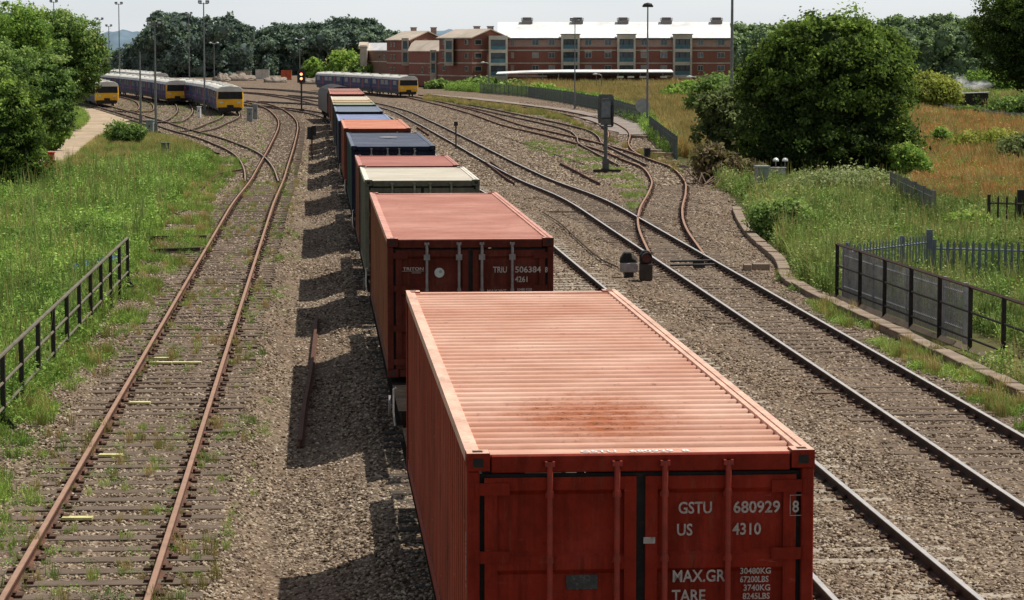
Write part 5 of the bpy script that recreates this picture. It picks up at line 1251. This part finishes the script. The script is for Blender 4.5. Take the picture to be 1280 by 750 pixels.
# right side
pxt('yellow_bush', 'yellow green bush left of the dark shed', (1163,137), [(1163,112,28,18),(1145,120,18,14),(1183,118,18,15),(1158,100,16,10)], 8000, .17, 'yellow', 'bush', clump=.22, base=.5)
pxt('low_bush', 'arching green shrub behind the dark shed', (1235,120), [(1235,97,24,10),(1215,104,14,9),(1255,104,16,9)], 4000, .2, 'light', 'bush', clump=.24, base=.35)
pxt('low_bush', 'dark rounded bush in front of the shed', (1212,146), [(1210,138,12,6),(1224,139,9,5),(1199,138,8,6)], 3000, .15, 'mid', 'bush', clump=.25, base=.35)
pxt('low_bush', 'low green scrub right of the shed', (1262,142), [(1255,131,18,9),(1280,128,16,10),(1305,126,22,12)], 4000, .16, 'mid', 'bush', clump=.25, base=.5)
pxt('low_bush', 'small pale green bush in the orange meadow', (1178,184), [(1176,170,10,13),(1184,174,8,9)], 2500, .1, 'light', 'bush', clump=.3, base=.5)
pxt('low_bush', 'broad yellow green bush in the middle of the meadow', (1225,190), [(1215,175,20,11),(1245,172,22,12),(1232,182,24,9)], 6000, .1, 'yellow', 'bush', clump=.25, base=.5)
pxt('low_bush', 'dark olive bush at the right edge of the meadow', (1282,205), [(1275,182,22,18),(1298,178,20,18),(1268,195,16,10)], 5000, .09, 'olive', 'bush', clump=.25, base=.4)
pxt('low_bush', 'bright green bush at the right foot of the big round tree', (1148,225), [(1140,200,18,20),(1152,212,14,13),(1128,190,14,16)], 5000, .08, 'light', 'bush', clump=.25, base=.5)
pxt('bramble', 'pale flowering bramble hump before the big round tree', (1045,248), [(1055,226,52,17),(1005,233,34,14),(1095,232,28,15)], 16000, .065, 'olive', 'bush', clump=.22, base=.5, up=.6)
pxt('leafy_bush', 'broad leaved bush at the left foot of the green bank', (975,290), [(960,268,20,20),(985,262,24,18),(968,285,22,12),(1000,276,20,16)], 8000, .065, 'mid', 'bush', clump=.25, base=.55)
pxt('leafy_bush', 'lush leafy weeds between the two fences at the right', (1215,296), [(1212,278,28,17),(1240,284,20,13),(1190,285,16,11)], 7000, .07, 'light', 'bush', clump=.25, base=.5)
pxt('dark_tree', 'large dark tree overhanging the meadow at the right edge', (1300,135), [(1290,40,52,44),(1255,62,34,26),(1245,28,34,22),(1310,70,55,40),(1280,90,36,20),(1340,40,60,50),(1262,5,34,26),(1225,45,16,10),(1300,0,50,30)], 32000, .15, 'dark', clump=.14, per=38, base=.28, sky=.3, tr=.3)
for i, (px, py, w, h, mt, lab) in enumerate(((430,103,18,20,'light','small sunlit tree left of the brick blocks'),(391,102,11,15,'light','slender pale tree right of the red signal'),(450,104,18,12,'mid','low bushy tree before the small cream block'),(408,103,8,9,'mid','tiny shrub left of the sunlit tree'),(573,107,20,6,'mid','scrub strip before the low brick block'),(600,110,18,6,'mid','scrub strip before the gabled brick block'),(548,110,12,5,'mid','scrub right behind the passing diesel train'),(640,113,16,6,'mid','scrub at the left end of the shelter'),(672,117,18,5,'light','scrub strip along the fence below the shelter'),(855,128,20,12,'light','pale willow scrub beside the small street lamp'))):
    pxt('small_tree' if h > 11 else 'low_bush', lab, (px, py), [(px,py-h*.95,w,h),(px-w*.6,py-h*.6,w*.6,h*.6),(px+w*.6,py-h*.55,w*.6,h*.55)], 3500, .32, mt, 'tree' if h > 11 else 'bush', clump=.25, base=.5)

# far woods, read as one mass
def wood(name, label, tops, base_y, d, rad, nleaf, size, mat, jag=1.0, base=.4):
    s = d/FPX; L = []
    for px, ty in tops:
        y = ty+rad*.8
        first = True
        while y < base_y:
            r = rad*random.uniform(.8, 1.25)
            L.append(((px+random.uniform(-4, 4)-640)*s, (0 if first else -1)*random.uniform(0, 10)+d, EYE-(y-60)*s, r*s, r*s, r*s*random.uniform(.8, 1.1)*jag)); y += rad*1.05; first = False
    o = crown(name, L, nleaf, size, LM[mat], None, clump=.22, per=26, core=.85, base=base, sky=.25, up=.35)
    tag(o, label, 'trees', kind='stuff'); return o
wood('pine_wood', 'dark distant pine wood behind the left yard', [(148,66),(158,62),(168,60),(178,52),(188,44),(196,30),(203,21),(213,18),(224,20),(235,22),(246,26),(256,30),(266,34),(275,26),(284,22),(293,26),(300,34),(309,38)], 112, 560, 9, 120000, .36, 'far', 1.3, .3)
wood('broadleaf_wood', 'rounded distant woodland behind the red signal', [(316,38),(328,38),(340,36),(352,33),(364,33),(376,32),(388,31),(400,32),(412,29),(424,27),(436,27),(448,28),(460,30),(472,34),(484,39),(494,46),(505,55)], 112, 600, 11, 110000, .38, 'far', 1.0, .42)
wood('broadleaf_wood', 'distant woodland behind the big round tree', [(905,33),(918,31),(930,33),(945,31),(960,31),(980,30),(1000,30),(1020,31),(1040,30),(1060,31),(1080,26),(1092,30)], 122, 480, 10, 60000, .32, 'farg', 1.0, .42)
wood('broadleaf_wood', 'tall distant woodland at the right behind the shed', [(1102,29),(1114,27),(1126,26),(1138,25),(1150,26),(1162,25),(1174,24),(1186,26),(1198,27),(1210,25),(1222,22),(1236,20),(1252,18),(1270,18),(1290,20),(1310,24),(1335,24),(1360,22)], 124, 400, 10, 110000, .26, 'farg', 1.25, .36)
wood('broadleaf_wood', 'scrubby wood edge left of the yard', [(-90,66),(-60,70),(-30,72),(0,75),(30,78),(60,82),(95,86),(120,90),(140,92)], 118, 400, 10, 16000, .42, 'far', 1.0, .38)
# hills, distance haze painted into their blue colours
def hill(label, pts, d, c):
    m_ = MB(); s = d/FPX; vs = []; fs = []
    for i, (px, ty) in enumerate(pts):
        x = (px-640)*s; z = EYE-(ty-60)*s
        vs += [(x, d-200, -20), (x, d-60, z*.7), (x, d, z), (x, d+300, -20)]
    for i in range(len(pts)-1):
        for k in range(3): fs.append((i*4+k, i*4+k+1, i*4+k+5, i*4+k+4))
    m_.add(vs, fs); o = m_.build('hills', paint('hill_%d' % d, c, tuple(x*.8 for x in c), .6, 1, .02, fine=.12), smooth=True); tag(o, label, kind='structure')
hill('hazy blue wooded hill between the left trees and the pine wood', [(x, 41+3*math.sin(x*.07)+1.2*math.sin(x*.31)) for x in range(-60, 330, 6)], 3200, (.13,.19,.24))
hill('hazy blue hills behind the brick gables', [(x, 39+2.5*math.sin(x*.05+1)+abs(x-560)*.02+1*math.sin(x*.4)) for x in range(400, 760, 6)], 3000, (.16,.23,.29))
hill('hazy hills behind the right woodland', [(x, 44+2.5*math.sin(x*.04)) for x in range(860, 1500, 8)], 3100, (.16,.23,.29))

# ------------------------------------------------------------------ ground cover
def blades(n, h, r, w, lean=.35, name='tuft', mat=None, tip=1.0):
    V = []
    for i in range(n):
        a = random.uniform(0, 6.28); q = r*math.sqrt(random.random()); x, y = q*math.cos(a), q*math.sin(a)
        hh = h*random.uniform(.55, 1.1); la = random.uniform(0, 6.28); ll = lean*hh*random.uniform(.2, 1.2); ww = w*random.uniform(.6, 1.2)
        b1 = Vector((-math.sin(la), math.cos(la), 0))*ww/2; b0 = Vector((x, y, 0)); mdd = b0+Vector((math.cos(la)*ll*.3, math.sin(la)*ll*.3, hh*.6)); tp_ = b0+Vector((math.cos(la)*ll, math.sin(la)*ll, hh))
        V.append([b0-b1, b0+b1, mdd+b1*.9, mdd-b1*.9]); V.append([mdd-b1*.9, mdd+b1*.9, tp_+b1*.25*tip, tp_-b1*.25*tip])
    return proto(numpy_mesh(name, np.array([[list(p) for p in q] for q in V]), 4, mat))
def clump(n, h, r, size, name, mat, up=.5):
    C = RNG.normal(size=(n, 3))*np.array([r*.5, r*.5, 0]); C[:, 2] = RNG.random(n)**.8*h*(1-.5*np.clip(np.hypot(C[:, 0], C[:, 1])/r, 0, 1))
    return proto(numpy_mesh(name, leaf_quads(C, size, up), 4, mat))
GM = instmat('grass_green', [(p, tuple(min(.8, x*q) for x, q in zip(c, (2.35,2.75,2.2)))) for p, c in [(0,(.04,.06,.014)),(.35,(.09,.12,.028)),(.6,(.15,.175,.045)),(.85,(.22,.22,.08)),(1,(.30,.27,.13))]])
WM = instmat('weed_green', [(p, tuple(min(.8, x*q) for x, q in zip(c, (2.4,2.8,2.2)))) for p, c in [(0,(.025,.04,.01)),(.35,(.07,.105,.024)),(.65,(.13,.17,.045)),(.9,(.19,.24,.06)),(1,(.30,.30,.12))]])
YM = instmat('meadow_yellow', [(p, tuple(min(.8, x*1.7) for x in c)) for p, c in [(0,(.10,.12,.03)),(.35,(.19,.17,.055)),(.65,(.30,.23,.085)),(1,(.40,.30,.14))]])
OM = instmat('meadow_rust', [(p, tuple(min(.8, x*1.6) for x in c)) for p, c in [(0,(.11,.10,.03)),(.3,(.25,.135,.045)),(.6,(.38,.19,.065)),(1,(.48,.28,.10))]])
BM = instmat('bank_mixed', [(p, tuple(min(.8, x*q) for x, q in zip(c, (2.2,2.5,2.0)))) for p, c in [(0,(.03,.05,.014)),(.3,(.08,.10,.03)),(.6,(.15,.17,.06)),(.85,(.22,.19,.10)),(1,(.27,.19,.13))]])
g = [blades(34, .34, .17, .016, mat=GM), blades(28, .46, .16, .016, .5, mat=GM)]
gs = [blades(10, .85, .22, .014, .22, mat=YM), blades(12, 1.0, .2, .016, .2, mat=BM)]
gw = [clump(110, .42, .30, .030, 'weed', WM), clump(110, .60, .26, .032, 'weed', WM), clump(90, .3, .34, .028, 'weed', WM)]
gy = [blades(34, .50, .2, .018, .4, mat=YM), blades(30, .62, .2, .018, .3, mat=YM)]
go = [blades(36, .55, .2, .02, .35, mat=OM), clump(60, .6, .25, .035, 'dock', OM)]
gb = [clump(110, .50, .32, .032, 'nettle', BM), blades(34, .55, .2, .018, .5, mat=BM), clump(110, .7, .3, .032, 'nettle', BM)]
def cover(name, label, poly, n, protos, smin, smax, power=1.3, grow=.5, weights=None, dz=-.22, patch=None, avoid=None):
    p = fill_region(poly, n, power, dz)
    p = p[~(poly_test(*proj(p[:, 0], p[:, 1], p[:, 2]), [(1046,354),(1161,334),(1440,350),(1440,480),(1262,430)]) & (RNG.random(len(p)) < .5))]
    p = p[~poly_test(*proj(p[:, 0], p[:, 1], p[:, 2]), [(1036,374),(1046,352),(1262,428),(1400,500),(1380,525),(1290,488),(1172,437),(1104,405)])]
    if patch:
        sc, th = patch; f = np.sin(p[:, 0]*sc+1.3)*np.sin(p[:, 1]*sc*.8+.4)+.6*np.sin(p[:, 0]*sc*2.3+p[:, 1]*sc*1.7)+RNG.normal(0, .35, len(p)); p = p[f > th]
    if avoid is not None: p = p[~avoid(p)]
    s = RNG.uniform(smin, smax, len(p))*(np.clip(p[:, 1]/60, .8, 8))**grow
    idx = RNG.choice(len(protos), len(p), p=weights)
    return scatter(name, p, RNG.uniform(0, 6.28, len(p)), s, protos, idx, label=label)
leftb = [(b_, a) for a, b_ in LB if 190 <= a <= 620]
onpath = lambda p: poly_test(*proj(p[:, 0], p[:, 1], p[:, 2]), [(-40,230),(20,205),(75,178),(100,162),(112,150),(104,140),(60,128),(120,130),(150,140),(134,152),(118,172),(92,194),(62,212),(30,240)])
cover('tall_grass', 'tall green grass and weeds on the bank left of the siding', [(x-22, y) for x, y in leftb[1:]]+[(-500,700),(-500,235),(-200,200),(60,222),(190,205),(262,196)], 30000, [g[0], g[1], gw[0], gw[1], gs[0], gs[1]], .7, 1.5, 1.5, .45, [.29,.28,.20,.18,.03,.02], avoid=onpath)
cover('herb_clumps', 'large leafy herb and bramble clumps on the left bank', [(x-45, y) for x, y in leftb[1:]]+[(-500,700),(-500,235),(-200,215),(60,232),(190,215),(250,205)], 420, [gw[0], gw[1]], 1.1, 1.8, 1.5, .3, avoid=onpath)
cover('short_grass', 'short yellow green grass between dirt path and yard track', [(60,220),(268,205),(262,186),(235,176),(205,168),(180,165),(150,158),(120,172),(95,192)], 12000, [g[0], gy[0], gw[2]], .4, .75, 1.0, .3, [.72,.12,.16], avoid=onpath)
cover('short_grass', 'dry short grass margin under the left trees', [(-300,300),(80,205),(130,132),(110,126),(-300,126)], 9000, [g[0], gw[0]], .6, 1.1, 1.0, .4, [.6,.4], avoid=onpath)
cover('edge_weeds', 'ragged weeds along the left ballast edge', [(262,196),(310,196),(268,240),(262,300),(205,345),(175,400),(120,450),(70,500),(30,560),(0,620),(-90,660),(-60,540),(40,480),(140,395),(190,300),(235,235)], 3800, [g[0], gw[2], gy[0]], .35, .8, 1.5, .3, [.5,.42,.08], dz=-.17, patch=(1.1, .15))
cover('edge_weeds', 'sparse weeds at the bottom left corner', [(0,540),(60,600),(20,680),(-20,760),(-240,760),(-200,600)], 450, [g[0], gw[2]], .3, .7, 1.5, .2, [.6,.4], dz=-.16, patch=(1.4, .1))
# weeds between the siding's rails
cen = catmull(A, .5); pts = []
for _ in range(2600):
    c_ = cen[min(len(cen)-1, int(abs(random.gauss(0, 1))*0+random.random()**1.6*260))]
    f = math.sin(c_.y*.55)+.7*math.sin(c_.y*.23+1)
    if f < random.uniform(-1.2, 1.0): continue
    o_ = random.choice([-.95,-.6,-.2,.1,.5,.95,1.2,-1.3])+random.gauss(0, .18); pts.append((c_.x+o_, c_.y+random.gauss(0, .25), gz(c_.y)-.15))
pts = np.array(pts); scatter('track_weeds', pts, RNG.uniform(0, 6.28, len(pts)), RNG.uniform(.18, .52, len(pts)), [g[0], gw[2], gy[0]], RNG.choice(3, len(pts), p=[.5,.3,.2]), label='small weeds and grass sprouting along the rusty siding')
# right bank
tro = [(b_, a) for a, b_ in RB if 215 <= a <= 600]
cover('bank_growth', 'nettles and rough grass on the green bank behind the cable trough', [(x+20, y-4) for x, y in tro]+[(1900,600),(1900,270),(1165,262),(1120,240),(1080,236),(930,232),(905,235)], 30000, gb+[g[1], gw[1], gs[0], gs[1]], .6, 1.4, 1.5, .45, [.20,.17,.19,.18,.16,.06,.04])
cover('herb_clumps', 'large leafy herb clumps on the green bank at the right', [(x+45, y-8) for x, y in tro]+[(1900,600),(1900,280),(1150,270),(1080,245),(930,245)], 420, [gw[0], gw[1], gb[2]], 1.1, 1.8, 1.5, .3)
cover('edge_weeds', 'sparse weeds between the main track and the cable trough', [(960,330),(1005,352),(1040,374),(1110,406),(1175,438),(1290,490),(1480,580),(1380,590),(1240,505),(1120,440),(1030,390)], 1900, [g[0], gw[2], gy[0]], .3, .75, 1.5, .3, [.42,.48,.10], dz=-.17, patch=(1.0, .1))
cover('rust_meadow', 'orange rust coloured dock and dry grass meadow', [(1140,262),(1135,205),(1118,130),(1160,140),(1270,155),(1900,165),(1900,285),(1290,275)], 17000, [go[0], go[1], gy[0], g[1]], .8, 1.3, 1.0, .35, [.36,.24,.25,.15])
cover('meadow_weeds', 'yellow green weed patches in the orange meadow', [(1140,262),(1135,205),(1118,130),(1160,140),(1270,155),(1900,165),(1900,285),(1290,275)], 9000, [g[1], gw[1], gy[1]], .9, 1.4, 1.0, .35, patch=(.31, .35))
cover('yellow_field', 'dry yellow field between palisade fence and brick block', [(640,114),(700,117),(760,128),(815,150),(850,192),(905,200),(960,160),(940,118),(880,108),(640,108)], 15000, [gy[0], gy[1], go[0], g[0]], .9, 1.5, .6, .35, [.4,.2,.16,.24])
cover('scrub_margin', 'green scrub margin along the palisade fence', [(560,112),(640,117),(700,124),(760,136),(800,152),(840,192),(850,178),(815,150),(760,128),(700,118),(560,109)], 3500, [gw[0], gw[1], g[1]], .9, 1.5, .6, .35)
cover('yard_grass', 'thin grass patches between the right sidings', [(665,172),(720,182),(800,215),(812,240),(790,262),(770,230),(700,195),(650,180)], 1500, [g[0], gw[2]], .22, .5, 1.0, .3, patch=(.8, .1), dz=-.16)
cover('yard_grass', 'grass strip between the sidings and the palisade fence', [(530,119),(640,132),(700,142),(790,185),(850,200),(850,215),(800,190),(700,148),(600,132),(530,124)], 3000, [g[0], gy[0]], .25, .55, .6, .4, patch=(.35, -.2), dz=-.16)
cover('far_grass', 'pale grass verge beyond the shed', [(1100,128),(1900,150),(1900,118),(1100,116)], 5000, [gy[0], gw[1], g[1]], 1.0, 1.8, .6, .35)

# ballast stones near enough to read one by one
def stone(seed):
    rnd = random.Random(seed); bm = bmesh.new(); bmesh.ops.create_icosphere(bm, subdivisions=1, radius=1)
    sx, sy, sz = rnd.uniform(.8, 1.3), rnd.uniform(.7, 1), rnd.uniform(.5, .8)
    for v in bm.verts:
        k = rnd.uniform(.75, 1.15); v.co = Vector((v.co.x*sx*k, v.co.y*sy*k, v.co.z*sz*k))
    me = bpy.data.meshes.new('stone'); bm.to_mesh(me); bm.free(); me.materials.append(STONEM); return proto(link('stone', me))
STONEM = instmat('stone_mixed', [(0,(.045,.030,.019)),(.2,(.11,.076,.048)),(.45,(.245,.185,.13)),(.7,(.40,.32,.235)),(.9,(.56,.455,.335)),(1,(.80,.71,.57))], .5, 0, .85, .9)
ST = [stone(i) for i in range(5)]
NS = 270000
y = (20**-.9+RNG.random(NS)*(118**-.9-20**-.9))**(-1/.9)
xl = np.interp(y, [r[0] for r in brows], [r[1] for r in brows])-.3; xr = np.interp(y, [r[0] for r in brows], [r[2] for r in brows])+.1
lo_ = np.maximum(xl, -.24*y-1.5); hi_ = np.minimum(xr, .24*y+1.5); x = lo_+RNG.random(NS)*(hi_-lo_)
keep = np.ones(NS, bool)
for o_ in scene.objects:
    if o_.name.startswith('sleeper') and o_.parent and ('rusty siding' in o_.parent['label'] or 'main running' in o_.parent['label'] or 'turnout track' in o_.parent['label']):
        p_ = o_.location; a_ = o_.rotation_euler[2]; dx = x-p_.x; dy = y-p_.y
        u_ = dx*math.cos(a_)+dy*math.sin(a_); v_ = -dx*math.sin(a_)+dy*math.cos(a_)
        keep &= ~((np.abs(u_) < 1.3) & (np.abs(v_) < .13) & (RNG.random(NS) > (.25 if math.sin(p_.y*.21+p_.x) > -.1 else .62)))
pts = np.stack([x, y, gzv(y)-.15+dip(x, y)+RNG.uniform(-.012, .012, NS)], 1)[keep]
sc_ = RNG.uniform(.017, .036, len(pts))*np.clip((pts[:, 1]/40)**.35, .9, 1.5)
scatter('ballast_stones', pts, RNG.uniform(0, 6.28, len(pts)), sc_, ST, None, label='loose ballast stones covering the railway ground', tilt=RNG.uniform(-.6, .6, (len(pts), 2)))

# coarser loose stones over the yard farther off
NF = 70000
y = (116**-.5+RNG.random(NF)*(300**-.5-116**-.5))**(-1/.5)
xl = np.array([LX(v) for v in np.arange(100, 310, 1.0)]); xr = np.array([RX(v) for v in np.arange(100, 310, 1.0)]); yy_ = np.arange(100, 310, 1.0)
lo_ = np.maximum(np.interp(y, yy_, xl), -.22*y-3); hi_ = np.minimum(np.interp(y, yy_, xr), .22*y+3); x = lo_+RNG.random(NF)*(hi_-lo_)
scatter('yard_stones', np.stack([x, y, gzv(y)-.15+dip(x, y)], 1), RNG.uniform(0, 6.28, NF), RNG.uniform(.04, .085, NF), ST, None, label='loose stones over the distant yard ground', tilt=RNG.uniform(-.6, .6, (NF, 2)))
cover('yard_weeds', 'thin scattered weeds over the left yard ballast', [(150,125),(300,120),(340,150),(330,190),(290,205),(270,180),(200,150),(140,135)], 1500, [g[0], gw[2]], .25, .6, .8, .2, dz=-.16, patch=(.45, .35))
cover('cess_weeds', 'few small weeds in the gravel between siding and train', [(360,180),(385,180),(375,300),(330,560),(290,740),(240,740),(300,400),(340,260)], 500, [g[0], gw[2]], .2, .5, 1.4, .2, dz=-.19, patch=(.9, .55))
